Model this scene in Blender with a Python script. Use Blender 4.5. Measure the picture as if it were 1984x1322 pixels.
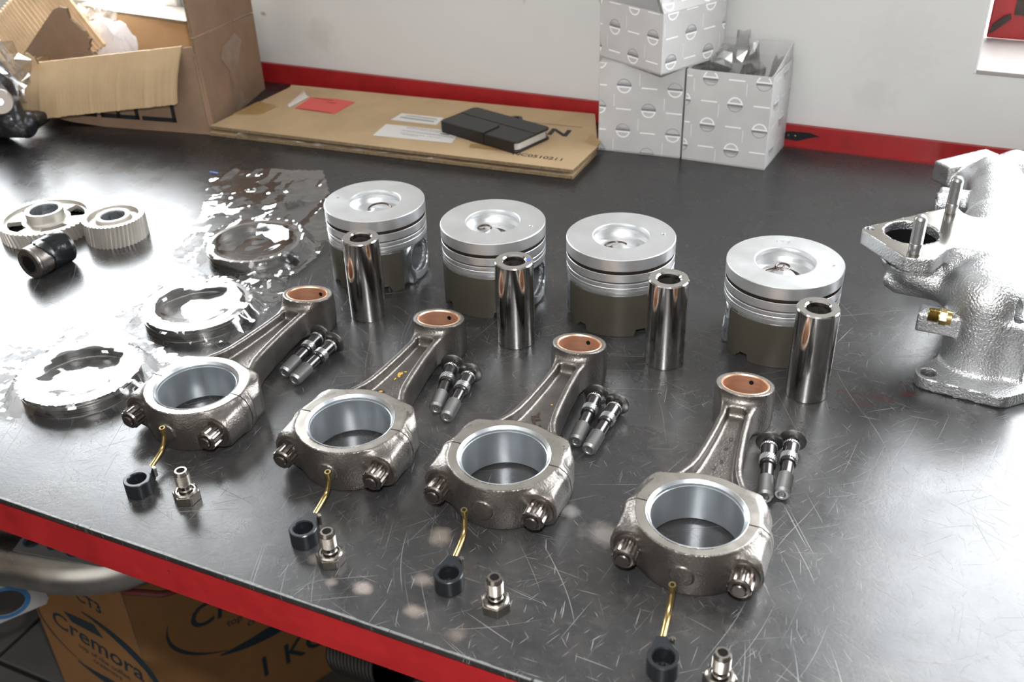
import bpy, bmesh, math, random
import numpy as np
from mathutils import Vector, Matrix
PI = math.pi
random.seed(7)
for o in list(bpy.data.objects):
    bpy.data.objects.remove(o)
SC = bpy.context.scene
COL = SC.collection

# ---------------------------------------------------------------- camera (table top is z = 0, X runs along the bench, Y into the wall)
cam = bpy.data.cameras.new('camera')
cam.sensor_width = 36.0
cam.lens = 1971.33 / 1984 * 36.0
cam.clip_start = 0.02
camo = bpy.data.objects.new('camera', cam)
COL.objects.link(camo)
pit, rol, yaw = math.radians(32.1105), math.radians(-1.93697), math.radians(25.15)
fwd = Vector((0, math.cos(pit), -math.sin(pit)))
rgt = Vector((1, 0, 0))
upv = rgt.cross(fwd)
R2 = rgt * math.cos(rol) + upv * math.sin(rol)
U2 = -rgt * math.sin(rol) + upv * math.cos(rol)
RZ = Matrix.Rotation(yaw, 3, 'Z')
R2, U2, F2 = RZ @ R2, RZ @ U2, RZ @ fwd
m = Matrix((R2, U2, -F2)).transposed().to_4x4()
m.translation = Vector((0, 0, 0.4743))
camo.matrix_world = m
cam.dof.use_dof = True
cam.dof.focus_distance = 0.80
cam.dof.aperture_fstop = 11.0
SC.camera = camo

# ---------------------------------------------------------------- sky, lamps, exposure
world = bpy.data.worlds.new('sky')
SC.world = world
world.use_nodes = True
bg = world.node_tree.nodes['Background']
bg.inputs['Color'].default_value = (0.93, 0.97, 1.0, 1)
bg.inputs['Strength'].default_value = 17.0

def area(name, loc, rot, sx, sy, power, color=(1, 1, 1), portal=False):
    l = bpy.data.lights.new(name, 'AREA')
    l.shape = 'RECTANGLE'
    l.size, l.size_y = sx, sy
    l.energy = power
    l.color = color
    if portal:
        l.cycles.is_portal = True
    o = bpy.data.objects.new(name, l)
    o.location = loc
    o.rotation_euler = rot
    COL.objects.link(o)
    return o
WINL = (-2.35, -1.137, 0.096, 1.15)     # left window x0 x1 z0 z1
WINR = (0.004, 1.35, 0.110, 1.15)       # right window
YW = 1.235
DOORX0, DOORX1, DOORZ1, YF = -1.5, 0.9, 1.35, -3.2
for nm, (a, b, c, d) in (('window_light_left', WINL), ('window_light_right', WINR)):
    area(nm, ((a + b) / 2, YW + .02, (c + d) / 2), (-PI / 2, 0, 0), b - a, d - c, 1, portal=True)
area('garage_door_daylight', ((DOORX0 + DOORX1) / 2, YF + 0.02, 0.25), (PI / 2, 0, 0), DOORX1 - DOORX0, 2.2, 24, (1, .99, .97))
area('ceiling_fill_light', (-0.6, -0.6, 1.95), (0, 0, 0), 2.6, 0.35, 15, (1, .98, .95))  # added fill lamp that brightens the room, no known fixture
# the small built-in flash above the lens (its streaks show on the pins, in the bores and on the sheet below them)
fl_ = bpy.data.lights.new('camera_flash', 'POINT')
fl_.energy = 26.0
fl_.shadow_soft_size = 0.012
flo = bpy.data.objects.new('camera_flash', fl_)
flo.location = Vector((0, 0, 0.4743)) + U2 * 0.095 + R2 * 0.0
COL.objects.link(flo)
SC.view_settings.view_transform = 'Standard'
SC.view_settings.look = 'None'
SC.view_settings.gamma = 1.0
SC.view_settings.use_curve_mapping = False
SC.view_settings.exposure = 0.0

# ================================================================ helpers
def link(o):
    COL.objects.link(o)
    return o

def put(name, me, mat=None, parent=None, loc=(0, 0, 0), rot=(0, 0, 0)):
    if mat is not None and not me.materials:
        me.materials.append(mat)
    o = bpy.data.objects.new(name, me)
    o.location = loc
    o.rotation_euler = rot
    if parent is not None:
        o.parent = parent
    return link(o)

def tag(o, label, cat=None, group=None, kind=None):
    if label: o['label'] = label
    if cat: o['category'] = cat
    if group: o['group'] = group
    if kind: o['kind'] = kind
    return o

def thing(name, label, cat, loc=(0, 0, 0), rz=0, group=None):
    o = bpy.data.objects.new(name, None)
    o.empty_display_size = 0.02
    o.location = loc
    o.rotation_euler = (0, 0, rz)
    link(o)
    return tag(o, label, cat, group)

def dup(root, loc, rot, label=None, group=None):
    r = root.copy(); link(r)
    r.location = loc
    r.rotation_euler = rot
    if label: r['label'] = label
    if group: r['group'] = group
    for ch in list(root.children):
        c = ch.copy(); link(c); c.parent = r
        for g in list(ch.children):
            d = g.copy(); link(d); d.parent = c
    return r

def mesh(name, verts, faces, smooth=False, sharp=None):
    me = bpy.data.meshes.new(name)
    me.from_pydata([tuple(v) for v in verts], [], [tuple(f) for f in faces])
    me.validate()
    if smooth:
        me.polygons.foreach_set('use_smooth', [True] * len(me.polygons))
        if sharp is not None:
            me.set_sharp_from_angle(angle=math.radians(sharp))
    me.update()
    return me

class MB:
    """collects verts and faces"""
    def __init__(s): s.v = []; s.f = []
    def add(s, v, f):
        n = len(s.v); s.v += [tuple(p) for p in v]; s.f += [tuple(i + n for i in q) for q in f]; return s
    def box(s, lo, hi, M=None):
        v = [Vector((x, y, z)) for x in (lo[0], hi[0]) for y in (lo[1], hi[1]) for z in (lo[2], hi[2])]
        if M is not None: v = [M @ p for p in v]
        return s.add(v, [(0, 1, 3, 2), (4, 6, 7, 5), (0, 4, 5, 1), (2, 3, 7, 6), (0, 2, 6, 4), (1, 5, 7, 3)])
    def lathe(s, prof, n=48, M=None, closed=False, cap0=False, cap1=False):
        v = []; f = []
        for (r, z) in prof:
            for i in range(n):
                a = 2 * PI * i / n
                p = Vector((r * math.cos(a), r * math.sin(a), z))
                v.append(M @ p if M is not None else p)
        k = len(prof)
        for j in range(k if closed else k - 1):
            j2 = (j + 1) % k
            for i in range(n):
                i2 = (i + 1) % n
                f.append((j * n + i, j * n + i2, j2 * n + i2, j2 * n + i))
        if cap0: f.append(tuple(reversed(range(n))))
        if cap1: f.append(tuple((k - 1) * n + i for i in range(n)))
        return s.add(v, f)
    def tube(s, pts, r, n=12, cap=True, hollow=None):
        pts = [Vector(p) for p in pts]
        rs = r if isinstance(r, (list, tuple)) else [r] * len(pts)
        v = []; f = []
        t0 = (pts[1] - pts[0]).normalized()
        u = t0.orthogonal().normalized()
        for i, p in enumerate(pts):
            t = (pts[min(i + 1, len(pts) - 1)] - pts[max(i - 1, 0)]).normalized()
            u = (u - t * u.dot(t)).normalized(); w = t.cross(u)
            for k in range(n):
                a = 2 * PI * k / n
                v.append(p + (u * math.cos(a) + w * math.sin(a)) * rs[i])
        for i in range(len(pts) - 1):
            for k in range(n):
                k2 = (k + 1) % n
                f.append((i * n + k, i * n + k2, (i + 1) * n + k2, (i + 1) * n + k))
        if cap:
            f.append(tuple(reversed(range(n)))); f.append(tuple((len(pts) - 1) * n + k for k in range(n)))
        return s.add(v, f)
    def prism(s, poly, z0, z1, M=None):
        n = len(poly)
        v = [Vector((x, y, z0)) for x, y in poly] + [Vector((x, y, z1)) for x, y in poly]
        if M is not None: v = [M @ p for p in v]
        f = [tuple(reversed(range(n))), tuple(range(n, 2 * n))]
        for i in range(n):
            j = (i + 1) % n
            f.append((i, j, n + j, n + i))
        return s.add(v, f)
    def me(s, name, smooth=False, sharp=35, bevel=None):
        m_ = mesh(name, s.v, s.f, False)
        bm = bmesh.new(); bm.from_mesh(m_)
        bmesh.ops.recalc_face_normals(bm, faces=bm.faces)
        if bevel:
            es = [e for e in bm.edges if len(e.link_faces) == 2 and e.calc_face_angle(0) > 0.6]
            bmesh.ops.bevel(bm, geom=es, offset=bevel, segments=2, affect='EDGES', profile=0.5, clamp_overlap=True)
        bm.to_mesh(m_); bm.free()
        if smooth:
            m_.polygons.foreach_set('use_smooth', [True] * len(m_.polygons))
            m_.set_sharp_from_angle(angle=math.radians(sharp))
        return m_

def smoothline(P, n=8):
    P = [Vector(p) for p in P]; out = []
    for i in range(len(P) - 1):
        a = P[max(i - 1, 0)]; b = P[i]; c = P[i + 1]; d = P[min(i + 2, len(P) - 1)]
        for k in range(n):
            t = k / n
            out.append(0.5 * ((2 * b) + (c - a) * t + (2 * a - 5 * b + 4 * c - d) * t * t + (3 * b - a - 3 * c + d) * t ** 3))
    out.append(P[-1])
    return out

# ---- solids from distance fields (surface nets)
def smin(a, b, k):
    h = np.clip(0.5 + 0.5 * (b - a) / k, 0, 1)
    return b * (1 - h) + a * h - k * h * (1 - h)
def smax(a, b, k): return -smin(-a, -b, k)
def capsule(x, y, z, a, b, r):
    a = np.array(a, float); b = np.array(b, float); d = b - a
    t = np.clip(((x - a[0]) * d[0] + (y - a[1]) * d[1] + (z - a[2]) * d[2]) / (d @ d), 0, 1)
    return np.sqrt((x - a[0] - t * d[0]) ** 2 + (y - a[1] - t * d[1]) ** 2 + (z - a[2] - t * d[2]) ** 2) - r
def cylx(x, y, z, a, b, r):
    a = np.array(a, float); b = np.array(b, float); L = np.linalg.norm(b - a); d = (b - a) / L
    t = (x - a[0]) * d[0] + (y - a[1]) * d[1] + (z - a[2]) * d[2]
    q = np.sqrt(np.maximum((x - a[0]) ** 2 + (y - a[1]) ** 2 + (z - a[2]) ** 2 - t * t, 0)) - r
    return np.maximum(q, np.maximum(-t, t - L))
def rbox(x, y, z, c, h, r=0.0, rz=0.0):
    dx, dy = x - c[0], y - c[1]
    X = dx * math.cos(rz) + dy * math.sin(rz); Y = -dx * math.sin(rz) + dy * math.cos(rz)
    qx, qy, qz = np.abs(X) - h[0] + r, np.abs(Y) - h[1] + r, np.abs(z - c[2]) - h[2] + r
    return np.sqrt(np.maximum(qx, 0) ** 2 + np.maximum(qy, 0) ** 2 + np.maximum(qz, 0) ** 2) + np.minimum(np.maximum(qx, np.maximum(qy, qz)), 0) - r
def polyd(x, y, P):
    d = np.full(np.shape(x), 1e9); s = np.ones(np.shape(x)); n = len(P)
    for i in range(n):
        ax, ay = P[i]; bx, by = P[i - 1]
        ex, ey = bx - ax, by - ay; wx, wy = x - ax, y - ay
        t = np.clip((wx * ex + wy * ey) / (ex * ex + ey * ey), 0, 1)
        d = np.minimum(d, (wx - ex * t) ** 2 + (wy - ey * t) ** 2)
        c1 = y >= ay; c2 = y < by; c3 = ex * wy > ey * wx
        fl = (c1 & c2 & c3) | (~c1 & ~c2 & ~c3)
        s = np.where(fl, -s, s)
    return s * np.sqrt(d)
def plate(x, y, z, P, r, z0, z1):
    return np.maximum(polyd(x, y, P) - r, np.maximum(z0 - z, z - z1))

def snet(name, sdf, lo, hi, h, sharp=40):
    ax = [np.arange(lo[i], hi[i] + h, h) for i in range(3)]
    X, Y, Z = np.meshgrid(*ax, indexing='ij')
    G = sdf(X, Y, Z)
    S = G < 0
    nx, ny, nz = G.shape
    acc = np.zeros((nx - 1, ny - 1, nz - 1, 3)); cnt = np.zeros((nx - 1, ny - 1, nz - 1))
    def sl(o): return tuple(slice(o[i], G.shape[i] - 1 + o[i]) for i in range(3))
    for axis in range(3):
        for u in (0, 1):
            for v in (0, 1):
                o = [0, 0, 0]; oth = [i for i in range(3) if i != axis]
                o[oth[0]] = u; o[oth[1]] = v
                o2 = list(o); o2[axis] = 1
                a, b = G[sl(o)], G[sl(o2)]
                cr = S[sl(o)] != S[sl(o2)]
                with np.errstate(divide='ignore', invalid='ignore'):
                    t = np.where(cr, a / (a - b), 0)
                cnt += cr
                acc[..., axis] += t
                acc[..., oth[0]] += cr * u
                acc[..., oth[1]] += cr * v
    act = cnt > 0
    idx = -np.ones(act.shape, int); idx[act] = np.arange(act.sum())
    I = np.argwhere(act)
    V = (I + acc[act] / cnt[act][:, None]) * h + np.array(lo)
    for _ in range(3):      # pull the vertices onto the surface
        e = h * 0.2
        d0 = sdf(V[:, 0], V[:, 1], V[:, 2])
        g = np.stack([sdf(V[:, 0] + e, V[:, 1], V[:, 2]) - sdf(V[:, 0] - e, V[:, 1], V[:, 2]),
                      sdf(V[:, 0], V[:, 1] + e, V[:, 2]) - sdf(V[:, 0], V[:, 1] - e, V[:, 2]),
                      sdf(V[:, 0], V[:, 1], V[:, 2] + e) - sdf(V[:, 0], V[:, 1], V[:, 2] - e)], 1) / (2 * e)
        g2 = np.maximum((g * g).sum(1), .3)
        st = -d0[:, None] * g / g2[:, None]
        V = V + np.clip(st, -h * .4, h * .4)
    F = []
    for axis in range(3):
        o1, o2 = [i for i in range(3) if i != axis]
        if axis == 1: o1, o2 = o2, o1
        a = np.take(S, range(0, S.shape[axis] - 1), axis); b = np.take(S, range(1, S.shape[axis]), axis)
        cr = np.argwhere(a != b)
        cr = cr[(cr[:, o1] > 0) & (cr[:, o2] > 0) & (cr[:, o1] < S.shape[o1] - 1) & (cr[:, o2] < S.shape[o2] - 1)]
        ins = a[tuple(cr.T)]
        def cell(d1, d2):
            c = cr.copy(); c[:, o1] -= d1; c[:, o2] -= d2
            return idx[tuple(c.T)]
        q = np.stack([cell(1, 1), cell(0, 1), cell(0, 0), cell(1, 0)], 1)
        q[~ins] = q[~ins][:, ::-1]
        F.append(q)
    F = np.concatenate(F)
    F = F[(F >= 0).all(1)]
    me = bpy.data.meshes.new(name)
    me.vertices.add(len(V)); me.vertices.foreach_set('co', V.ravel())
    me.loops.add(F.size); me.loops.foreach_set('vertex_index', F.ravel().astype(np.int32))
    me.polygons.add(len(F)); me.polygons.foreach_set('loop_start', (np.arange(len(F)) * 4).astype(np.int32))
    me.polygons.foreach_set('use_smooth', [True] * len(F))
    me.update(calc_edges=True); me.validate()
    if sharp: me.set_sharp_from_angle(angle=math.radians(sharp))
    return me

# ================================================================ materials
def mat(name, col, rough=.5, metal=0., bump=0., bscale=200., var=0., vscale=30., rvar=0., spec=.5, dist=.0005, aniso=None, coat=0.):
    m_ = bpy.data.materials.new(name); m_.use_nodes = True
    nt = m_.node_tree; N = nt.nodes; L = nt.links
    b = N['Principled BSDF']
    b.inputs['Base Color'].default_value = (*col, 1)
    b.inputs['Roughness'].default_value = rough
    b.inputs['Metallic'].default_value = metal
    b.inputs['Specular IOR Level'].default_value = spec
    b.inputs['Coat Weight'].default_value = coat
    tc = N.new('ShaderNodeTexCoord')
    if aniso:
        mp = N.new('ShaderNodeMapping'); mp.inputs['Scale'].default_value = aniso
        L.new(tc.outputs['Object'], mp.inputs[0]); src = mp.outputs[0]
    else: src = tc.outputs['Object']
    if bump:
        n = N.new('ShaderNodeTexNoise'); n.inputs['Scale'].default_value = bscale; n.inputs['Detail'].default_value = 3
        L.new(src, n.inputs['Vector'])
        bp = N.new('ShaderNodeBump'); bp.inputs['Strength'].default_value = bump; bp.inputs['Distance'].default_value = dist
        L.new(n.outputs['Fac'], bp.inputs['Height']); L.new(bp.outputs[0], b.inputs['Normal'])
    if var or rvar:
        n2 = N.new('ShaderNodeTexNoise'); n2.inputs['Scale'].default_value = vscale; n2.inputs['Detail'].default_value = 5
        n2.inputs['Roughness'].default_value = .6
        L.new(src, n2.inputs['Vector'])
        if var:
            mx = N.new('ShaderNodeMix'); mx.data_type = 'RGBA'
            mx.inputs[6].default_value = (*[c * (1 - var) for c in col], 1)
            mx.inputs[7].default_value = (*[min(1, c * (1 + var)) for c in col], 1)
            mr = N.new('ShaderNodeMapRange'); mr.inputs[1].default_value = .3; mr.inputs[2].default_value = .7
            L.new(n2.outputs['Fac'], mr.inputs[0]); L.new(mr.outputs[0], mx.inputs[0]); L.new(mx.outputs[2], b.inputs['Base Color'])
        if rvar:
            mr = N.new('ShaderNodeMapRange'); mr.inputs[1].default_value = .3; mr.inputs[2].default_value = .7
            mr.inputs[3].default_value = max(.02, rough - rvar); mr.inputs[4].default_value = rough + rvar
            L.new(n2.outputs['Fac'], mr.inputs[0]); L.new(mr.outputs[0], b.inputs['Roughness'])
    return m_

M = {}
M['alu'] = mat('machined aluminium', (.75, .76, .77), .36, .9, .15, 400, .04, 40, .05, dist=.0001)
M['alu_cast'] = mat('cast aluminium', (.72, .74, .76), .30, 1, .3, 250, .05, 60, .06, dist=.0003)
M['groove'] = mat('painted groove shade', (.030, .022, .016), .5, .3)
M['skirt'] = mat('graphite skirt coating', (.060, .056, .042), .40, .25, .2, 900, .06, 50, .04, dist=.0001)
M['chrome'] = mat('ground steel pin', (.60, .58, .56), .13, 1, 0, var=.05, vscale=30, rvar=.03)
M['forged'] = mat('forged steel', (.155, .142, .130), .36, .85, .55, 650, .20, 45, .08, dist=.0006)
M['ground'] = mat('machined steel face', (.42, .395, .36), .30, .95, .1, 300, .08, 60, .06, dist=.0001)
M['bearing'] = mat('grey bearing surface', (.62, .66, .69), .30, .92)
M['copper'] = mat('copper bush', (.92, .62, .45), .38, .9, .06, 300, .09, 90, .06, dist=.0001, aniso=(1, 1, 9))
M['black'] = mat('black bolt steel', (.075, .07, .07), .20, .85, 0, var=.1)
M['bolt'] = mat('dark bolt head steel', (.20, .178, .165), .22, .95, .1, 400, .12, 80, .05, dist=.0001)
M['thread'] = mat('grey threaded steel', (.34, .34, .34), .34, .9)
M['head'] = mat('bolt flange steel', (.26, .255, .25), .25, .95)
M['hole'] = mat('painted hole shade', (.008, .008, .008), .9, spec=.05)  # near-black, paints the shade inside holes, bores and ports
M['jet'] = mat('black oxide jet body', (.016, .018, .021), .28, .3, .1, 300, dist=.0001)
M['brass'] = mat('brass tube', (.34, .25, .10), .28, .95, 0, var=.1, vscale=120)
M['banjo'] = mat('nickel banjo bolt', (.25, .23, .205), .26, .95, 0, var=.1, vscale=90, rvar=.05)
M['gear'] = mat('grey gear steel', (.60, .575, .53), .42, .75, .1, 300, .04, 50, .05, dist=.0001)
M['ironcast'] = mat('bright cast manifold', (.56, .57, .58), .34, .95, .9, 620, .08, 60, .08, dist=.0010)
M['face'] = mat('milled grey flange face', (.44, .415, .38), .17, .95, .05, 300, .05, 30, .03, dist=.0001)
M['ringsteel'] = mat('piston ring steel', (.30, .29, .28), .28, .95, 0, var=.15, vscale=90)
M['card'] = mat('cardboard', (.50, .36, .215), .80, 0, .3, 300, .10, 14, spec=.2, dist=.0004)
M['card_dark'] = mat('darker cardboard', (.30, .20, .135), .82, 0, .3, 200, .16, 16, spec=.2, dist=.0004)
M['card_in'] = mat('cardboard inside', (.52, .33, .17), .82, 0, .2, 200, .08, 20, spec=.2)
M['flute'] = mat('corrugated liner', (.72, .54, .35), .8, 0, .2, 300, .1, 30, spec=.2)
M['card_edge'] = mat('cardboard cut edge', (.22, .165, .10), .9, 0, .6, 500, .3, 300, spec=.1)
M['ink'] = mat('black print', (.015, .015, .017), .6)
M['ink_blue'] = mat('dark blue green print', (.012, .028, .040), .6)
M['ink_grey'] = mat('grey print', (.20, .20, .21), .6)
M['paper'] = mat('white label paper', (.72, .70, .68), .55)
M['red_label'] = mat('red sticker', (.72, .10, .085), .5)
M['tape'] = mat('brown tape', (.40, .25, .10), .30, 0, var=.12, vscale=60)
M['tape_old'] = mat('aged clear tape', (.30, .22, .16), .35, 0, .3, 150, .2, 60, dist=.0005)
M['leather'] = mat('black leather phone case', (.013, .012, .012), .42, 0, .5, 500, dist=.0003)
M['screen'] = mat('pale phone edge', (.55, .53, .50), .4)
M['carton'] = mat('white printed carton', (.56, .555, .55), .45, 0, .15, 100, .06, 22, .05, spec=.45, dist=.0006)
M['carton_in'] = mat('carton inside', (.60, .60, .585), .6, 0, 0, var=.08, vscale=20)
M['logo_white'] = mat('glossy white print', (.95, .95, .95), .25)
M['logo_grey'] = mat('silver print', (.33, .33, .35), .3, .4)
M['tap'] = mat('black electrical tape', (.008, .009, .010), .22, 0, .6, 160, dist=.0008)
M['socket'] = mat('worn socket steel', (.22, .20, .185), .34, .9, .3, 300, .25, 90, .1, dist=.0003)
M['oily'] = mat('oily dark casting', (.045, .045, .050), .28, .55, .6, 160, .2, 60, .1, dist=.001)
M['washer'] = mat('dull washer', (.26, .225, .20), .45, .6)
M['pipe'] = mat('exhaust pipe steel', (.50, .49, .46), .33, .95, .2, 60, .25, 16, .08, dist=.0005)
M['gasket'] = mat('blue gasket coating', (.03, .13, .30), .5)
M['gasket_w'] = mat('grey gasket sheet', (.34, .35, .36), .5)
M['rubber'] = mat('black rubber', (.012, .012, .012), .4)
M['redstrap'] = mat('dull red strap', (.14, .02, .02), .6)
M['wire'] = mat('dark spring wire', (.12, .09, .075), .3, .9)
M['yellow'] = mat('yellow paint dab', (.58, .34, .05), .6)
M['brown_ink'] = mat('dark brown marker', (.030, .014, .012), .5)
M['tile'] = mat('grey floor tile', (.10, .10, .10), .5, 0, .2, 60, .2, 8)
M['joint'] = mat('dark floor joint', (.01, .01, .01), .9)
M['frame'] = mat('painted frame', (.74, .74, .73), .5)
M['sillp'] = mat('pale sill', (.34, .31, .295), .6, 0, .3, 60, .10, 12, dist=.001)
M['ceil'] = mat('workshop ceiling', (.55, .54, .52), .8)
M['roomwall'] = mat('workshop wall paint', (.26, .20, .15), .8, var=.2, vscale=2)
M['rust'] = mat('rusty steel', (.05, .035, .03), .7, .3, var=.4, vscale=40)
M['blue_mark'] = mat('blue marker', (.05, .10, .35), .5)
M['white_edge'] = mat('worn pale edge', (.16, .165, .16), .5, .4, .6, 300, .3, 200)

def film(name, lo, hi, rough=.06, tint=(1, 1, 1)):
    m_ = bpy.data.materials.new(name); m_.use_nodes = True
    nt = m_.node_tree; N = nt.nodes; L = nt.links; N.remove(N['Principled BSDF'])
    tr = N.new('ShaderNodeBsdfTransparent'); tr.inputs[0].default_value = (*tint, 1)
    gl = N.new('ShaderNodeBsdfGlossy'); gl.inputs['Roughness'].default_value = rough
    fr = N.new('ShaderNodeLayerWeight'); fr.inputs[0].default_value = .45
    mr = N.new('ShaderNodeMapRange'); mr.inputs[3].default_value = lo; mr.inputs[4].default_value = hi
    mx = N.new('ShaderNodeMixShader')
    L.new(fr.outputs['Facing'], mr.inputs[0]); L.new(mr.outputs[0], mx.inputs[0])
    L.new(tr.outputs[0], mx.inputs[1]); L.new(gl.outputs[0], mx.inputs[2]); L.new(mx.outputs[0], N['Material Output'].inputs[0])
    return m_
M['film'] = film('clear plastic bag', .10, .60, .05)
def translucent(name, col):
    m_ = bpy.data.materials.new(name); m_.use_nodes = True
    nt = m_.node_tree; N = nt.nodes; L = nt.links; b = N['Principled BSDF']
    b.inputs['Base Color'].default_value = (*col, 1); b.inputs['Roughness'].default_value = .45
    tl = N.new('ShaderNodeBsdfTranslucent'); tl.inputs[0].default_value = (*col, 1)
    mx = N.new('ShaderNodeMixShader'); mx.inputs[0].default_value = .5
    L.new(b.outputs[0], mx.inputs[1]); L.new(tl.outputs[0], mx.inputs[2]); L.new(mx.outputs[0], N['Material Output'].inputs[0])
    return m_
M['foam'] = translucent('thin white packing sheet', (.88, .86, .86))
M['liner_white'] = mat('pale liner board with painted window glare', (.74, .68, .60), .75)  # pale board lightened further, window brightness put into its colour
M['film2'] = film('milky plastic', .25, .6, .25, (.92, .92, .92))

def wall_mat():
    m_ = mat('white wall paint', (.66, .665, .655), .62, 0, .12, 30, .03, 5, spec=.3, dist=.002)
    nt = m_.node_tree; N = nt.nodes; L = nt.links; b = N['Principled BSDF']
    prev = b.inputs['Base Color'].links[0].from_socket
    geo = N.new('ShaderNodeNewGeometry')
    nz = N.new('ShaderNodeTexNoise'); nz.inputs['Scale'].default_value = 90; nz.inputs['Detail'].default_value = 3
    L.new(geo.outputs['Position'], nz.inputs['Vector'])
    for (x, z, rx, rz, c, th) in [(-.546, .155, .004, .012, (.40, .36, .31), .75), (-.965, .097, .005, .004, (.30, .20, .12), .8), (-.87, .075, .03, .025, (.55, .53, .49), .5),
                             (-.90, .155, .006, .004, (.5, .48, .45), .5), (-.08, .13, .05, .05, (.60, .60, .58), .4), (-.10, .07, .03, .02, (.56, .56, .54), .4)]:
        sp = N.new('ShaderNodeVectorMath'); sp.operation = 'SUBTRACT'; sp.inputs[1].default_value = (x, YW, z)
        L.new(geo.outputs['Position'], sp.inputs[0])
        sc = N.new('ShaderNodeVectorMath'); sc.operation = 'MULTIPLY'; sc.inputs[1].default_value = (1 / rx, 0, 1 / rz)
        L.new(sp.outputs[0], sc.inputs[0])
        ln = N.new('ShaderNodeVectorMath'); ln.operation = 'LENGTH'; L.new(sc.outputs[0], ln.inputs[0])
        ad = N.new('ShaderNodeMath'); ad.operation = 'MULTIPLY_ADD'; ad.inputs[1].default_value = 1.6; L.new(nz.outputs[0], ad.inputs[0]); L.new(ln.outputs['Value'], ad.inputs[2])
        mr = N.new('ShaderNodeMapRange'); mr.inputs[1].default_value = 1.2; mr.inputs[2].default_value = 1.9; mr.inputs[3].default_value = th; mr.inputs[4].default_value = 0
        L.new(ad.outputs[0], mr.inputs[0])
        mx = N.new('ShaderNodeMix'); mx.data_type = 'RGBA'; mx.inputs[7].default_value = (*c, 1)
        L.new(mr.outputs[0], mx.inputs[0]); L.new(prev, mx.inputs[6]); prev = mx.outputs[2]
    L.new(prev, b.inputs['Base Color'])
    return m_
M['wall'] = wall_mat()

def red_mat():
    m_ = mat('red enamel', (.33, .014, .016), .38, 0, .15, 60, .16, 30, .06, dist=.001)
    nt = m_.node_tree; N = nt.nodes; L = nt.links; b = N['Principled BSDF']
    prev = b.inputs['Base Color'].links[0].from_socket
    tc = N.new('ShaderNodeTexCoord')
    n = N.new('ShaderNodeTexNoise'); n.inputs['Scale'].default_value = 26; n.inputs['Detail'].default_value = 8; n.inputs['Roughness'].default_value = .65
    L.new(tc.outputs['Object'], n.inputs['Vector'])
    mr = N.new('ShaderNodeMapRange'); mr.inputs[1].default_value = .665; mr.inputs[2].default_value = .70
    L.new(n.outputs[0], mr.inputs[0])
    mx = N.new('ShaderNodeMix'); mx.data_type = 'RGBA'; mx.inputs[7].default_value = (.035, .012, .014, 1)
    L.new(mr.outputs[0], mx.inputs[0]); L.new(prev, mx.inputs[6]); L.new(mx.outputs[2], b.inputs['Base Color'])
    return m_
M['red'] = red_mat()

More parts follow.
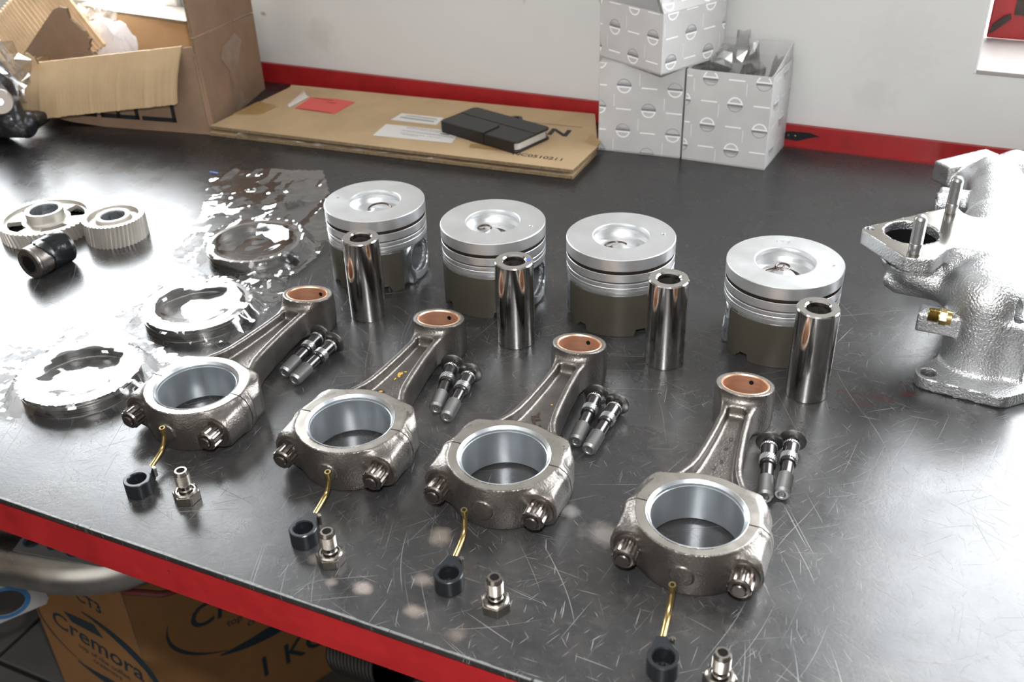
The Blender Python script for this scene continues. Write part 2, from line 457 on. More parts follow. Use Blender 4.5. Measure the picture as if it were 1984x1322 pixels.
def table_mat():
    m_ = bpy.data.materials.new('scratched dark steel sheet'); m_.use_nodes = True
    nt = m_.node_tree; N = nt.nodes; L = nt.links; b = N['Principled BSDF']
    geo = N.new('ShaderNodeNewGeometry')
    def math_(op, a, bb=None, c=None):
        n = N.new('ShaderNodeMath'); n.operation = op
        for i, v in enumerate((a, bb, c)):
            if v is None: continue
            if isinstance(v, (int, float)): n.inputs[i].default_value = v
            else: L.new(v, n.inputs[i])
        return n.outputs[0]
    def noise(scale, detail=3, rough=.5, vec=None, dist=0):
        n = N.new('ShaderNodeTexNoise'); n.inputs['Scale'].default_value = scale; n.inputs['Detail'].default_value = detail
        n.inputs['Roughness'].default_value = rough; n.inputs['Distortion'].default_value = dist
        L.new(vec if vec is not None else geo.outputs['Position'], n.inputs['Vector']); return n.outputs['Fac']
    def rng(v, a, bb, c=0., d=1.):
        n = N.new('ShaderNodeMapRange'); n.inputs[1].default_value = a; n.inputs[2].default_value = bb; n.inputs[3].default_value = c; n.inputs[4].default_value = d
        L.new(v, n.inputs[0]); return n.outputs[0]
    # warped position for slightly curved scratches
    wn = N.new('ShaderNodeTexNoise'); wn.inputs['Scale'].default_value = 5; wn.inputs['Detail'].default_value = 1
    L.new(geo.outputs['Position'], wn.inputs['Vector'])
    ws = N.new('ShaderNodeVectorMath'); ws.operation = 'SCALE'; ws.inputs['Scale'].default_value = .06; L.new(wn.outputs['Color'], ws.inputs[0])
    wa = N.new('ShaderNodeVectorMath'); wa.operation = 'ADD'; L.new(geo.outputs['Position'], wa.inputs[0]); L.new(ws.outputs[0], wa.inputs[1])
    scr = None
    for i, (ang, sx, sy, t0, t1, seed) in enumerate([(63, 7, 900, .715, .76, 1), (-28, 9, 820, .72, .765, 5), (100, 8, 1100, .72, .765, 9), (20, 12, 1200, .72, .765, 14), (135, 16, 1000, .72, .765, 21), (80, 36, 1000, .715, .76, 31), (5, 32, 900, .725, .77, 41), (48, 60, 1200, .71, .76, 51), (118, 60, 1200, .71, .76, 61)]):
        mp = N.new('ShaderNodeMapping'); mp.inputs['Rotation'].default_value = (0, 0, math.radians(ang)); mp.inputs['Location'].default_value = (seed, seed * 1.7, 0)
        L.new(wa.outputs[0], mp.inputs[0])
        mp2 = N.new('ShaderNodeMapping'); mp2.inputs['Scale'].default_value = (sx, sy, 1); L.new(mp.outputs[0], mp2.inputs[0])
        v = rng(noise(1, 1.5, .4, mp2.outputs[0]), t0, t1)
        scr = v if scr is None else math_('MAXIMUM', scr, v)
    sep = N.new('ShaderNodeSeparateXYZ'); L.new(geo.outputs['Position'], sep.inputs[0])
    # busiest where work is done, near the front of the bench
    zone = math_('MULTIPLY', rng(sep.outputs[1], .95, .62, .10, 1), rng(noise(9, 3, .6), .35, .62, .25, 1))
    scr = math_('MULTIPLY', scr, zone)
    # mottled dull patches
    mott = rng(noise(26, 8, .68), .40, .68)
    fine = rng(noise(150, 4, .7), .50, .74)
    base = N.new('ShaderNodeMix'); base.data_type = 'RGBA'
    base.inputs[6].default_value = (.022, .0215, .022, 1); base.inputs[7].default_value = (.056, .053, .051, 1)
    L.new(math_('MULTIPLY', math_('ADD', math_('MULTIPLY', mott, .6), math_('MULTIPLY', fine, .5)), zone), base.inputs[0])
    prev = base.outputs[2]
    # pale stains and rusty strokes with a shape of their own
    wn2 = N.new('ShaderNodeTexNoise'); wn2.inputs['Scale'].default_value = 60; wn2.inputs['Detail'].default_value = 4; L.new(geo.outputs['Position'], wn2.inputs['Vector'])
    for (x, y, rx, ry, c, s) in [(-.266, .440, .009, .010, (.20, .17, .145), .8), (-.2498, .376, .008, .006, (.20, .165, .14), .8), (-.2563, .401, .008, .006, (.19, .16, .14), .75),
                              (-.1642, .4845, .018, .013, (.19, .175, .16), .7), (-.2882, .3797, .007, .005, (.24, .20, .18), .8), (-.3305, .3905, .006, .006, (.26, .23, .21), .5), (-.195, .497, .008, .007, (.19, .18, .17), .6), (-.31, .376, .005, .004, (.2, .17, .15), .7), (-.217, .369, .008, .006, (.16, .13, .11), .6),
                              (-.017, .7139, .016, .0025, (.055, .012, .012), .9), (-.037, .712, .014, .002, (.05, .014, .014), .8), (.006, .728, .009, .005, (.055, .014, .014), .75), (-.008, .741, .014, .0016, (.05, .016, .016), .7), (-.028, .699, .012, .002, (.05, .016, .016), .7),
                              (-.10, .60, .06, .05, (.09, .086, .082), .5), (-.34, .56, .05, .04, (.08, .077, .074), .4)]:
        sp = N.new('ShaderNodeVectorMath'); sp.operation = 'SUBTRACT'; sp.inputs[1].default_value = (x, y, 0); L.new(geo.outputs['Position'], sp.inputs[0])
        sc = N.new('ShaderNodeVectorMath'); sc.operation = 'MULTIPLY'; sc.inputs[1].default_value = (1 / rx, 1 / ry, 0); L.new(sp.outputs[0], sc.inputs[0])
        ln = N.new('ShaderNodeVectorMath'); ln.operation = 'LENGTH'; L.new(sc.outputs[0], ln.inputs[0])
        v = math_('ADD', ln.outputs['Value'], math_('MULTIPLY', wn2.outputs['Fac'], 1.8))
        k = rng(v, 1.2, 2.0, s, 0)
        mx = N.new('ShaderNodeMix'); mx.data_type = 'RGBA'; mx.inputs[7].default_value = (*c, 1)
        L.new(k, mx.inputs[0]); L.new(prev, mx.inputs[6]); prev = mx.outputs[2]
    mx = N.new('ShaderNodeMix'); mx.data_type = 'RGBA'; mx.inputs[7].default_value = (.34, .33, .32, 1)
    L.new(math_('MULTIPLY', scr, .52), mx.inputs[0]); L.new(prev, mx.inputs[6])
    L.new(mx.outputs[2], b.inputs['Base Color'])
    b.inputs['Metallic'].default_value = .0
    b.inputs['Specular IOR Level'].default_value = .5
    b.inputs['IOR'].default_value = 1.55
    r = math_('ADD', rng(noise(14, 6, .65), .3, .7, .22, .34), math_('MULTIPLY', scr, .2))
    L.new(r, b.inputs['Roughness'])
    bp = N.new('ShaderNodeBump'); bp.inputs['Strength'].default_value = .35; bp.inputs['Distance'].default_value = .0004
    L.new(math_('ADD', math_('MULTIPLY', scr, -.6), math_('ADD', math_('MULTIPLY', noise(420, 3, .6), .35), math_('MULTIPLY', noise(60, 2, .5), .5))), bp.inputs['Height'])
    L.new(bp.outputs[0], b.inputs['Normal'])
    return m_
M['table'] = table_mat()

_fcache = {}
def text_me(body, size, bold=0.0, depth=0.0, shear=0.0, align='LEFT', sx=1.0):
    key = (body, size, bold, depth, shear, align, sx)
    if key in _fcache: return _fcache[key]
    cu = bpy.data.curves.new('txt', 'FONT'); cu.body = body; cu.size = size; cu.offset = bold; cu.extrude = depth; cu.shear = shear
    cu.align_x = align; cu.resolution_u = 3
    o = bpy.data.objects.new('txt', cu)
    me = bpy.data.meshes.new_from_object(o)
    bpy.data.objects.remove(o); bpy.data.curves.remove(cu)
    if sx != 1.0:
        for v in me.vertices: v.co.x *= sx
    me.materials.clear()
    _fcache[key] = me
    return me
def add_me(mb, me, Mx):
    mb.add([Mx @ v.co for v in me.vertices], [tuple(p.vertices) for p in me.polygons]); return mb
def flat_me(mb, name):      # decal meshes: no normal recalculation needed
    return mesh(name, mb.v, mb.f)
def plane_M(o, ex, ey):
    """matrix whose local x, y axes lie along ex, ey at o"""
    ex = Vector(ex).normalized(); ey = Vector(ey); ez = ex.cross(ey).normalized(); ey = ez.cross(ex)
    m_ = Matrix((ex, ey, ez)).transposed().to_4x4(); m_.translation = Vector(o); return m_

# ================================================================ room (structure)
X0, X1, ZF, ZC = -3.2, 3.0, -0.90, 2.05
def slab_part(name, boxes, mt, kind='structure', parent=None):
    mb = MB()
    for b_ in boxes: mb.box(*b_)
    o = put(name, mb.me(name), M[mt], parent)
    if kind and parent is None: o['kind'] = kind
    return o
W0, W1 = YW, YW + .16
slab_part('wall_back', [((X0, W0, ZF), (WINL[0], W1, ZC)), ((WINL[0], W0, ZF), (WINL[1], W1, WINL[2])), ((WINL[0], W0, WINL[3]), (WINL[1], W1, ZC)),
                        ((WINL[1], W0, ZF), (WINR[0], W1, ZC)),
                        ((WINR[0], W0, ZF), (WINR[1], W1, WINR[2])), ((WINR[0], W0, WINR[3]), (WINR[1], W1, ZC)), ((WINR[1], W0, ZF), (X1, W1, ZC))], 'wall')
slab_part('wall_left', [((X0 - .1, YF, ZF), (X0, W1, ZC))], 'roomwall')
slab_part('wall_right', [((X1, YF, ZF), (X1 + .1, W1, ZC))], 'roomwall')
slab_part('wall_front', [((X0, YF - .1, ZF), (DOORX0, YF, ZC)), ((DOORX1, YF - .1, ZF), (X1, YF, ZC)), ((DOORX0, YF - .1, DOORZ1), (DOORX1, YF, ZC)), ((DOORX0, YF - .12, ZF), (DOORX1, YF - .1, DOORZ1))], 'roomwall')
slab_part('ceiling', [((X0, YF, ZC), (X1, W1, ZC + .08))], 'ceil')
fl = slab_part('floor', [((X0, YF, ZF - .08), (X1, W1, ZF))], 'joint')
tile_me = None
for i in range(6):
    for j in range(5):
        x, y = -2.03 + i * .35, .02 + j * .23
        if tile_me is None: tile_me = MB().box((0, 0, 0), (.342, .222, .006)).me('tile', bevel=.002); tile_me.materials.append(M['tile'])
        put('floor_tile', tile_me, None, fl, (x, y, ZF))
# left window frame (pale, seen just above the big carton)
mb = MB()
mb.box((WINL[1] - .004, W0 - .012, WINL[2] - .035), (WINL[1] + .022, W0 - .0005, WINL[3] + .03))
mb.box((WINL[0] - .02, W0 - .012, WINL[2] - .035), (WINL[1] - .004, W0 - .0005, WINL[2] + .0))
mb.box((WINL[0] - .02, W0 - .012, WINL[3]), (WINL[1] - .004, W0 - .0005, WINL[3] + .03))
o = put('window_1', mb.me('window_1', bevel=.002), M['frame']); o['kind'] = 'structure'
# right window: pale rounded reveal, bright sill, red panel of the yard beyond
mb = MB().box((WINR[0] - .0015, W0 - .0015, WINR[2] - .003), (WINR[0] + .0015, W1 - .02, WINR[3]))
o = put('window_2', mb.me('window_2', bevel=.001), M['frame']); o['kind'] = 'structure'
put('sill', MB().box((WINR[0] + .0015, W0 - .0015, WINR[2] - .003), (WINR[1], YW + .135, WINR[2] + .002)).me('sill', bevel=.001), M['sillp'], o)
# things outside the right window
t = thing('outdoor_panel', 'chipped red painted panel outside the right window', 'panel', (.6, YW + .130, .11))
put('panel', MB().box((-.592, 0, .003), (.745, .02, .13)).me('panel', bevel=.002), M['red'], t)
put('rusty_bracket', MB().box((-.567, -.010, .0345), (-.50, 0, .055)).prism([(-.5905, .0095), (-.586, .011), (-.5684, .028), (-.5700, .034), (-.5765, .031), (-.588, .0200)], 0, .002, plane_M((0, -.0022, 0), (1, 0, 0), (0, 0, 1))).me('rb'), M['rust'], t)

# ================================================================ workbench
TY0, TY1, TX0, TX1 = .3545, 1.2335, -2.5, 1.9
bench = thing('workbench', 'long workbench with scratched dark steel top and red steel edge', 'workbench', (0, .8, ZF))
def bpart(name, mb, mt, parent=bench, **k):
    o = put(name, mb.me(name, **k), M[mt], parent)
    if parent is bench: o.location = (0, -.8, -ZF)
    return o
bpart('table_top', MB().box((TX0, TY0, -.0045), (TX1, TY1 - .012, 0)), 'table')
bpart('front_rail', MB().box((TX0, TY0 + .0015, -.037), (TX1, TY0 + .006, -.0068)).box((TX0, TY0 + .0035, -.0105), (TX1, TY0 + .05, -.0048)), 'red')
mb = MB()
rng_ = random.Random(3)
x = -.75
while x < .1:          # worn pale burr along the front edge of the sheet
    w = rng_.uniform(.004, .02); mb.box((x, TY0 - .0002, -.0006), (x + w, TY0 + .0010 + rng_.random() * .0008, .0001 + rng_.random() * .0002)); x += w + (rng_.uniform(0, .002) if rng_.random() < .3 else -.0002)
o = bpart('worn_edge', mb, 'white_edge'); o['kind'] = 'stuff'
bpart('back_rail', MB().box((TX0, TY1 - .007, -.005), (TX1, TY1 - .001, .0262)).box((TX0, TY1 - .012, -.005), (TX1, TY1 - .007, .0)), 'red')
for x in (-2.4, -1.35 + 3.0, ):
    for y in (.40, 1.15):
        bpart('leg', MB().box((x, y, ZF), (x + .05, y + .05, -.037)), 'red')
bpart('rear_beam', MB().box((TX0, 1.15, -.08), (TX1, 1.2, -.037)), 'red')
# two little screws in the scraped patch of the back rail
bpart('rail_scrape', MB().prism([(-.20, .008), (-.178, .007), (-.162, .0135), (-.152, .0155), (-.165, .019), (-.185, .0185), (-.20, .016)], 0, .0006, plane_M((0, TY1 - .0071, 0), (1, 0, 0), (0, 0, 1))), 'jet')
for x in (-.190, -.182):
    bpart('screw', MB().lathe([(.0014, 0), (.0012, .001), (.0, .0012)], 10, Matrix.Translation((x, TY1 - .0078, .0135)) @ Matrix.Rotation(PI / 2, 4, 'X')), 'brass')

# ================================================================ connecting rods
RH = .0172
def rod_sdf(x, y, z):
    az = np.abs(z); axx = np.abs(x)
    rr = np.hypot(x, y)
    ring = np.maximum(rr - (.0392 + .0018 * (1 - (z / RH) ** 2)), az - RH)
    sh = smax(smax(axx - .0455, y - .0325, .003), np.maximum(-y - .001, az - .0164), .002)
    sh = smax(sh, (axx * .80 + y * .6 - .0475), .002)
    sh = smax(sh, (axx * .75 + az * .66 - .0405), .002)
    d = smin(ring, sh, .005)
    cb = np.maximum(np.hypot(axx - .0363, z) - .0122, np.maximum(-y - .0265, y - .004))
    cb2 = smax(np.maximum(axx - .0445, -y - .0235), np.maximum(np.maximum(y, .020 - axx), az - .0118), .004)
    d = smin(d, cb, .007); d = smin(d, cb2, .008)
    w = np.interp(y, [.03, .040, .050, .060, .075, .10, .122, .145], [.033, .0235, .0195, .0172, .0152, .0130, .0120, .0150])
    hz = np.interp(y, [.03, .06, .12, .15], [.0150, .0130, .0118, .0140])
    beam = smax(smax(axx - w, az - hz, .0035), np.maximum(.02 - y, y - .150), .002)
    pocket = smax(axx - (w - .0052), .0036 - az, .003)
    pocket = smax(pocket, .0408 - rr, .004)
    pocket = smax(pocket, .0262 - np.hypot(x, y - .1545), .006)
    beam = smax(beam, -pocket, .0022)
    d = smin(d, beam, .005)
    sm = np.maximum(np.hypot(x, y - .1545) - (.0217 + .0012 * (1 - (z / RH) ** 2)), az - .0195)
    d = smin(d, sm, .006)
    boss = np.maximum(np.hypot(x - .001, z) - .0073, np.maximum(-y - .0418, y + .03))
    d = smin(d, boss, .0012)
    top = np.where(y < .09, RH, .0162 - .171 * (y - .1545))
    d = smax(d, z - top, .0008)
    d = smax(d, -z - .0171, .0008)
    d = np.maximum(d, .0325 - rr)
    d = np.maximum(d, .0182 - np.hypot(x, y - .1545))
    return d
beam_me = snet('rod_beam', lambda x, y, z: np.maximum(rod_sdf(x, y, z), .00025 - y), (-.049, -.002, -.0195), (.049, .180, .0225), .00085)
cap_me = snet('rod_cap', lambda x, y, z: np.maximum(rod_sdf(x, y, z), y + .00025), (-.052, -.045, -.0195), (.052, .003, .0195), .00085)
for me_ in (beam_me, cap_me):
    me_.materials.append(M['forged']); me_.materials.append(M['ground'])
    n = len(me_.polygons); nor = np.empty(n * 3); me_.polygons.foreach_get('normal', nor); nor = nor.reshape(-1, 3)
    cen = np.empty(n * 3); me_.polygons.foreach_get('center', cen); cen = cen.reshape(-1, 3)
    flat = (nor[:, 2] > .975) & (cen[:, 2] > .0163) & (np.hypot(cen[:, 0], cen[:, 1]) < .050) & (cen[:, 1] < .038)
    flat |= (nor[:, 2] > .95) & (cen[:, 1] > .128) & (cen[:, 2] > .0118) & (np.hypot(cen[:, 0], cen[:, 1] - .1545) < .0245)
    me_.polygons.foreach_set('material_index', flat.astype(np.int32))
c = .0030
liner_me = MB().lathe([(.0327, -RH), (.0327, RH + .0001), (.0323, RH + .0003), (.0305, RH - .0016), (.0302, RH - .0034), (.02965, RH - .0036), (.02965, -RH + c), (.0325, -RH)], 96).me('liner', True, 20)
def bush():
    mb = MB(); n = 64
    prof = [(.0183, -.0165), (.0183, 'T'), (.0178, 'T2'), (.0173, 'T2'), (.0165, 'T3'), (.0165, -.0160)]
    v = []; f = []
    for r, z in prof:
        for i in range(n):
            a = 2 * PI * i / n; px, py = r * math.cos(a), r * math.sin(a)
            zt = .0162 - .171 * py
            zz = {'T': zt, 'T2': zt + .0003, 'T3': zt - .0007}.get(z, z)
            v.append((px, py, zz))
    for j in range(len(prof) - 1):
        for i in range(n):
            i2 = (i + 1) % n; f.append((j * n + i, j * n + i2, (j + 1) * n + i2, (j + 1) * n + i))
    return mb.add(v, f).me('bush', True, 30)
bush_me = bush()
def star_ring(mb, z0, z1, r1, r2, n, M_=None, twist=0, cap=True, steps=1):
    v = []; f = []; K = n * 4
    for s_ in range(steps + 1):
        z = z0 + (z1 - z0) * s_ / steps
        for i in range(K):
            a = 2 * PI * i / K + twist * s_ / steps
            r = r1 if i % 4 in (0, 1) else r2
            p = Vector((r * math.cos(a), r * math.sin(a), z)); v.append(M_ @ p if M_ is not None else p)
    for s_ in range(steps):
        for i in range(K):
            j = (i + 1) % K; f.append((s_ * K + i, s_ * K + j, (s_ + 1) * K + j, (s_ + 1) * K + i))
    if cap: f.append(tuple(reversed(range(K)))); f.append(tuple(steps * K + i for i in range(K)))
    mb.add(v, f)
RX = Matrix.Rotation(PI / 2, 4, 'X')         # local z -> -y
nut_me = MB()
star_ring(nut_me, .002, .0125, .0079, .0067, 12, RX)
nut_me.lathe([(.0067, .0125), (.0074, .0125), (.0066, .0138), (.0054, .0140), (.0052, .0134), (0.0001, .0136)], 32, RX)
nut_me = nut_me.me('nut', True, 25)
washer_me = MB().lathe([(.002, 0), (.0104, 0), (.0107, .0008), (.0104, .0022), (.0080, .0028), (.002, .0028)], 40, RX).me('washer', True, 30)
stud_me = MB().lathe([(.0046, .012), (.0046, .0152), (.0040, .0158), (.0001, .0158)], 24, RX).me('stud_end', True, 30)
hole_me = MB().lathe([(.0018, 0), (.0018, .0006), (.0001, .0008)], 16, Matrix.Translation((0, 0, 0)) @ Matrix.Rotation(PI / 2, 4, 'X')).me('oil_hole')

def make_rod(loc, rz, label):
    t = thing('connecting_rod', label, 'connecting rod', (loc[0], loc[1], 0), rz, 'connecting rods laid out in a row')
    Z = .0172
    put('rod_beam', beam_me, None, t, (0, 0, Z)); put('rod_cap', cap_me, None, t, (0, 0, Z))
    put('bearing_bore', liner_me, M['bearing'], t, (0, 0, Z))
    b_ = put('copper_bush', bush_me, M['copper'], t, (0, .1545, Z)); b_['label'] = 'copper bush in the small end'
    put('oil_hole', hole_me, M['hole'], b_, (.0022, .0163, .0075))
    for s_ in (-1, 1):
        n_ = put('cap_nut', nut_me, M['bolt'], t, (s_ * .0363, -.0262, Z))
        put('washer', washer_me, M['bolt'], n_); put('stud_end', stud_me, M['bolt'], n_)
    return t
rodpos = [(-.4998, .4871, 90.4), (-.3637, .4924, 93.0), (-.2430, .4985, 91.3), (-.1043, .4906, 91.9)]
rlab = ['forged steel connecting rod nearest the plastic ring bags, leftmost of the row', 'forged steel connecting rod with yellow paint dabs on its beam',
        'forged steel connecting rod with a dark handwritten F on its beam', 'forged steel connecting rod at the right end of the row, nearest the bench manifold']
rods = [make_rod(p, math.radians(p[2] - 90), l) for p, l in zip(rodpos, rlab)]
# marks on the beams
def on_beam(rod, name, mb, mt):
    o = put(name, flat_me(mb, name), M[mt], rod, (0, 0, .0172 + .0039)); return o
def blob(mb, cx, cy, r, seed, n=14, sq=1.0):
    rr = random.Random(seed); pts = [(cx + r * (.6 + .6 * rr.random()) * math.cos(2 * PI * i / n), cy + sq * r * (.6 + .6 * rr.random()) * math.sin(2 * PI * i / n), 0) for i in range(n)]
    mb.add(pts, [tuple(range(n))])
mb = MB(); blob(mb, -.0020, .083, .0022, 1, sq=1.7); blob(mb, .0008, .0875, .0012, 2); blob(mb, -.0010, .0795, .0012, 3); blob(mb, -.0028, .0755, .0008, 5, sq=2.5)
on_beam(rods[1], 'yellow_paint_mark', mb, 'yellow')
mb = MB(); blob(mb, -.0055, .0565, .0016, 11, sq=.8)
on_beam(rods[1], 'yellow_paint_mark', mb, 'yellow')
mb = MB(); blob(mb, -.0060, .0568, .0042, 15, sq=.45)
o = put('brown_mark', flat_me(mb, 'brown_mark'), M['brown_ink'], rods[1], (0, 0, .0172 + .00385))
mb = MB(); add_me(mb, text_me('F', .015, .0005), Matrix.Translation((-.0015, .0545, 0)) @ Matrix.Rotation(.5, 4, 'Z')); add_me(mb, text_me('6', .011, .0005), Matrix.Translation((.005, .0475, 0)) @ Matrix.Rotation(.5, 4, 'Z'))
on_beam(rods[2], 'handwritten_mark', mb, 'brown_ink')
mb = MB(); blob(mb, .0035, .083, .0012, 31, sq=.7); on_beam(rods[2], 'yellow_paint_mark', mb, 'yellow')
for r_, txts in ((rods[0], [('G', .003, .058, .006), ('5', .004, .072, .005)]), (rods[2], [('8', -.003, .067, .005)]), (rods[3], [('0', 0, .098, .006), ('8', -.001, .086, .006), ('9', -.001, .070, .006), ('2', -.004, .062, .006)])):
    for (s_, x, y, sz) in txts:
        mb = MB(); add_me(mb, text_me(s_, sz, 0), Matrix.Translation((x, y, 0)) @ Matrix.Rotation(-.15, 4, 'Z')); on_beam(r_, 'stamped_number', mb, 'brown_ink')
# small raised stamps on the caps
for r_, s_ in ((rods[2], 'S   M.  E'), (rods[0], 'E'), (rods[1], 'E')):
    mb = MB(); me_ = text_me(s_, .0052, 0, .0001)
    for v_ in me_.vertices: pass
    vs = []
    x0 = -.014 if len(s_) > 1 else .014
    for v_ in me_.vertices:
        xx = v_.co.x + x0; rr_ = .0411 - .0; ang = xx / rr_
        hz_ = v_.co.y + .0068
        rad = .0392 + .0018 * (1 - (hz_ / RH) ** 2) + .0002 + v_.co.z
        vs.append((rad * math.sin(ang), -rad * math.cos(ang), hz_ + .0172))
    mb.add(vs, [tuple(p.vertices) for p in me_.polygons]); put('raised_letters', mb.me('rl'), M['forged'], r_)

# ================================================================ loose rod bolts
def make_bolt(label, group):
    t = thing('rod_bolt', label, 'bolt', (0, 0, 0), 0, group)
    put('bolt_head', MB().lathe([(.0001, 0), (.0080, 0), (.0098, .0008), (.0100, .0016), (.0092, .0022), (.0066, .0026), (.0052, .0032), (.0001, .0032)], 40).me('bh', True, 30), M['head'], t)
    put('shank', MB().lathe([(.0048, .003), (.0048, .0062), (.0056, .0066), (.0058, .0086), (.0056, .0088), (.0056, .0185), (.0056, .0248), (.0058, .0255), (.0057, .0275), (.0046, .0280), (.0046, .0400), (.0052, .0405)], 32).me('sh', True, 25), M['black'], t)
    mb = MB(); star_ring(mb, .0066, .0086, .0061, .0057, 22, None, .12, True, 3); star_ring(mb, .0190, .0246, .0063, .0057, 22, None, .55, True, 6)
    put('knurl', mb.me('kn'), M['thread'], t)
    pr = [(.0040, .0400)]
    z = .0405
    while z < .0580:
        pr += [(.0050, z), (.0058, z + .0005)]; z += .001
    pr += [(.0052, .0590), (.0046, .0600), (.0030, .0600), (.0026, .0594), (.0014, .0592), (.0001, .0596)]
    put('thread', MB().lathe(pr, 28).me('th', True, 50), M['thread'], t)
    return t
bp = [((-.4752, .6195), (-.4735, .5514)), ((-.4569, .6134), (-.4598, .5464)), ((-.3458, .6199), (-.3289, .5488)), ((-.3264, .614), (-.3176, .5446)),
      ((-.2198, .6234), (-.2146, .5557)), ((-.2007, .6175), (-.2033, .5485)), ((-.082, .6133), (-.0725, .5561)), ((-.0667, .6214), (-.0619, .5558))]
names = ['leftmost rod', 'rod with yellow paint', 'rod marked F', 'rightmost rod']
b0 = None
for i, (h, t_) in enumerate(bp):
    lab = 'loose black rod bolt beside the %s, %s bolt of the pair' % (names[i // 2], 'left' if i % 2 == 0 else 'right')
    A = Vector((h[0], h[1], .0100)); B = Vector((t_[0], t_[1], .0058)); d = (B - A).normalized(); B = A + d * .06; B.z = .0060
    q = (B - A).to_track_quat('Z', 'Y').to_euler()
    q.rotate_axis('Z', .3 * i)
    if b0 is None: b0 = make_bolt(lab, 'loose rod bolts'); b0.location = A; b0.rotation_euler = q
    else: dup(b0, A, q, lab)

# ================================================================ pistons
PH, PR = .0755, .048
crown_prof = [(.0001, .0672), (.003, .0668), (.009, .0640), (.016, .0612), (.0215, .0608), (.0252, .0625), (.0267, .0660), (.0262, .0695), (.0243, .0715), (.0242, .0738), (.0245, .0750), (.0252, .0755),
              (.0474, .0755), (.0480, .0750), (.0480, .0648), (.0476, .0644), (.0434, .0644), (.0434, .0613), (.0474, .0613), (.0478, .0610), (.0478, .0542), (.0474, .0538), (.0440, .0538), (.0440, .0524),
              (.0474, .0524), (.0478, .0521), (.0478, .0494), (.0474, .0491), (.0452, .0491), (.0452, .0482), (.0474, .0482), (.0477, .0479), (.0477, .0458), (.0474, .0455), (.0462, .0455), (.0462, .0449), (.0476, .0447), (.0476, .0428), (.0470, .0412), (.030, .0400)]
crown_me = MB().lathe(crown_prof, 120).me('crown', True, 24)
groove_shade_me = MB().lathe([(.0476, .06145), (.0450, .06145), (.0450, .0643), (.0472, .0643)], 90).lathe([(.0460, .0525), (.0460, .0537)], 90).me('groove', True)  # dark lining paints the shade under the lips into the crown grooves
def body_sdf(x, y, z):
    rr = np.hypot(x, y); axx = np.abs(x)
    # skirt thrust walls (facing +-y)
    shell = np.maximum(np.maximum(rr - .0471, .0435 - rr), np.maximum(z - .0425, -z + .0003))
    ang = axx - np.abs(y) * 1.43
    shell = smax(shell, ang * .57, .002)
    adeg = np.degrees(np.arctan2(axx, np.abs(y)))
    shell = np.where((z < .0068) & (adeg > 26.5) & (adeg < 42.5), np.maximum(shell, .0068 - z), shell)
    # panels joining skirts to the pin bosses
    pan = np.maximum(np.maximum(np.abs(axx - .0365) - .0025, rr - .0465), np.maximum(z - .042, .004 - z))
    pan = np.maximum(pan, np.abs(y) - .036)
    d = smin(shell, pan, .004)
    by, bz = 0.0, .0255
    rb = np.hypot(y - by, z - bz)
    boss = np.maximum(rb - .0225, np.maximum(axx - .0445, .018 - axx))
    boss = np.maximum(boss, z - .042)
    d = smin(d, boss, .005)
    # foot under the boss
    foot = rbox(axx, y, z, (.0385, 0, .006), (.0058, .016, .006), .002)
    d = smin(d, foot, .006)
    # pillar beside the bore
    for s_ in (-1, 1):
        d = smin(d, np.maximum(np.hypot(axx - .0385, y - s_ * .026) - .0035, np.maximum(z - .042, .008 - z)), .004)
    top = np.maximum(rr - .044, np.maximum(z - .043, .0365 - z))
    d = smin(d, top, .003)
    d = np.maximum(d, -np.maximum(rb - .0166, .0 * z - 1))
    d = np.maximum(d, -np.maximum(rb - .0182, np.abs(axx - .0405) - .0008))
    d = smax(d, rr - .0474, .001)
    return np.maximum(d, -z)
body_me = snet('body', body_sdf, (-.050, -.050, -.002), (.050, .050, .046), .00105)
def skirt_me():
    mb = MB(); n = 56; a0, a1 = math.radians(-90 - 56), math.radians(-90 + 56)
    v = []; f = []
    zs = [.0002, .006, .0405]
    cols = []
    for i in range(n + 1):
        a = a0 + (a1 - a0) * i / n; dg = math.degrees(a) + 90
        zb = .0065 if 27 < abs(dg) < 38 else (.0035 if 38 <= abs(dg) < 42 else .0003)
        cols.append((a, zb))
    for (a, zb) in cols:
        for r in (.0470, .0479):
            for z in (zb, .0405): v.append((r * math.cos(a), r * math.sin(a), z))
    for i in range(n):
        p, q = i * 4, (i + 1) * 4
        f += [(p + 2, q + 2, q + 3, p + 3), (p, p + 1, q + 1, q), (p + 1, p + 3, q + 3, q + 1), (p, q, q + 2, p + 2)]
    f += [(0, 2, 3, 1), (n * 4, n * 4 + 1, n * 4 + 3, n * 4 + 2)]
    return mb.add(v, f).me('skirt', True, 30)
skirt_me = skirt_me()
def make_piston(label):
    t = thing('piston', label, 'piston', group='pistons standing in a row')
    cr = put('crown', crown_me, M['alu'], t)
    put('groove_shade', groove_shade_me, M['groove'], cr)
    put('body', body_me, M['alu_cast'], t)
    for r_ in (0, PI):
        s_ = put('skirt', skirt_me, M['skirt'], t, rot=(0, 0, r_)); s_['label'] = 'dark grey coated skirt'
    return t
ppos = [(-.4959, .7578, 2), (-.3705, .7567, -4), (-.2522, .7695, 9), (-.1099, .7727, 9)]
plab = ['silver piston with its open pin bore facing right, leftmost of the row', 'silver piston second from the left with two loose wire clips in its bowl',
        'silver piston third from the left standing behind the third polished pin', 'silver piston with small stamped numbers on its crown, rightmost of the row']
p0 = make_piston(plab[0]); p0.location = (ppos[0][0], ppos[0][1], 0); p0.rotation_euler = (0, 0, math.radians(ppos[0][2]))
pist = [p0]
for p_, l_ in list(zip(ppos, plab))[1:]:
    pist.append(dup(p0, (p_[0], p_[1], 0), (0, 0, math.radians(p_[2])), l_))
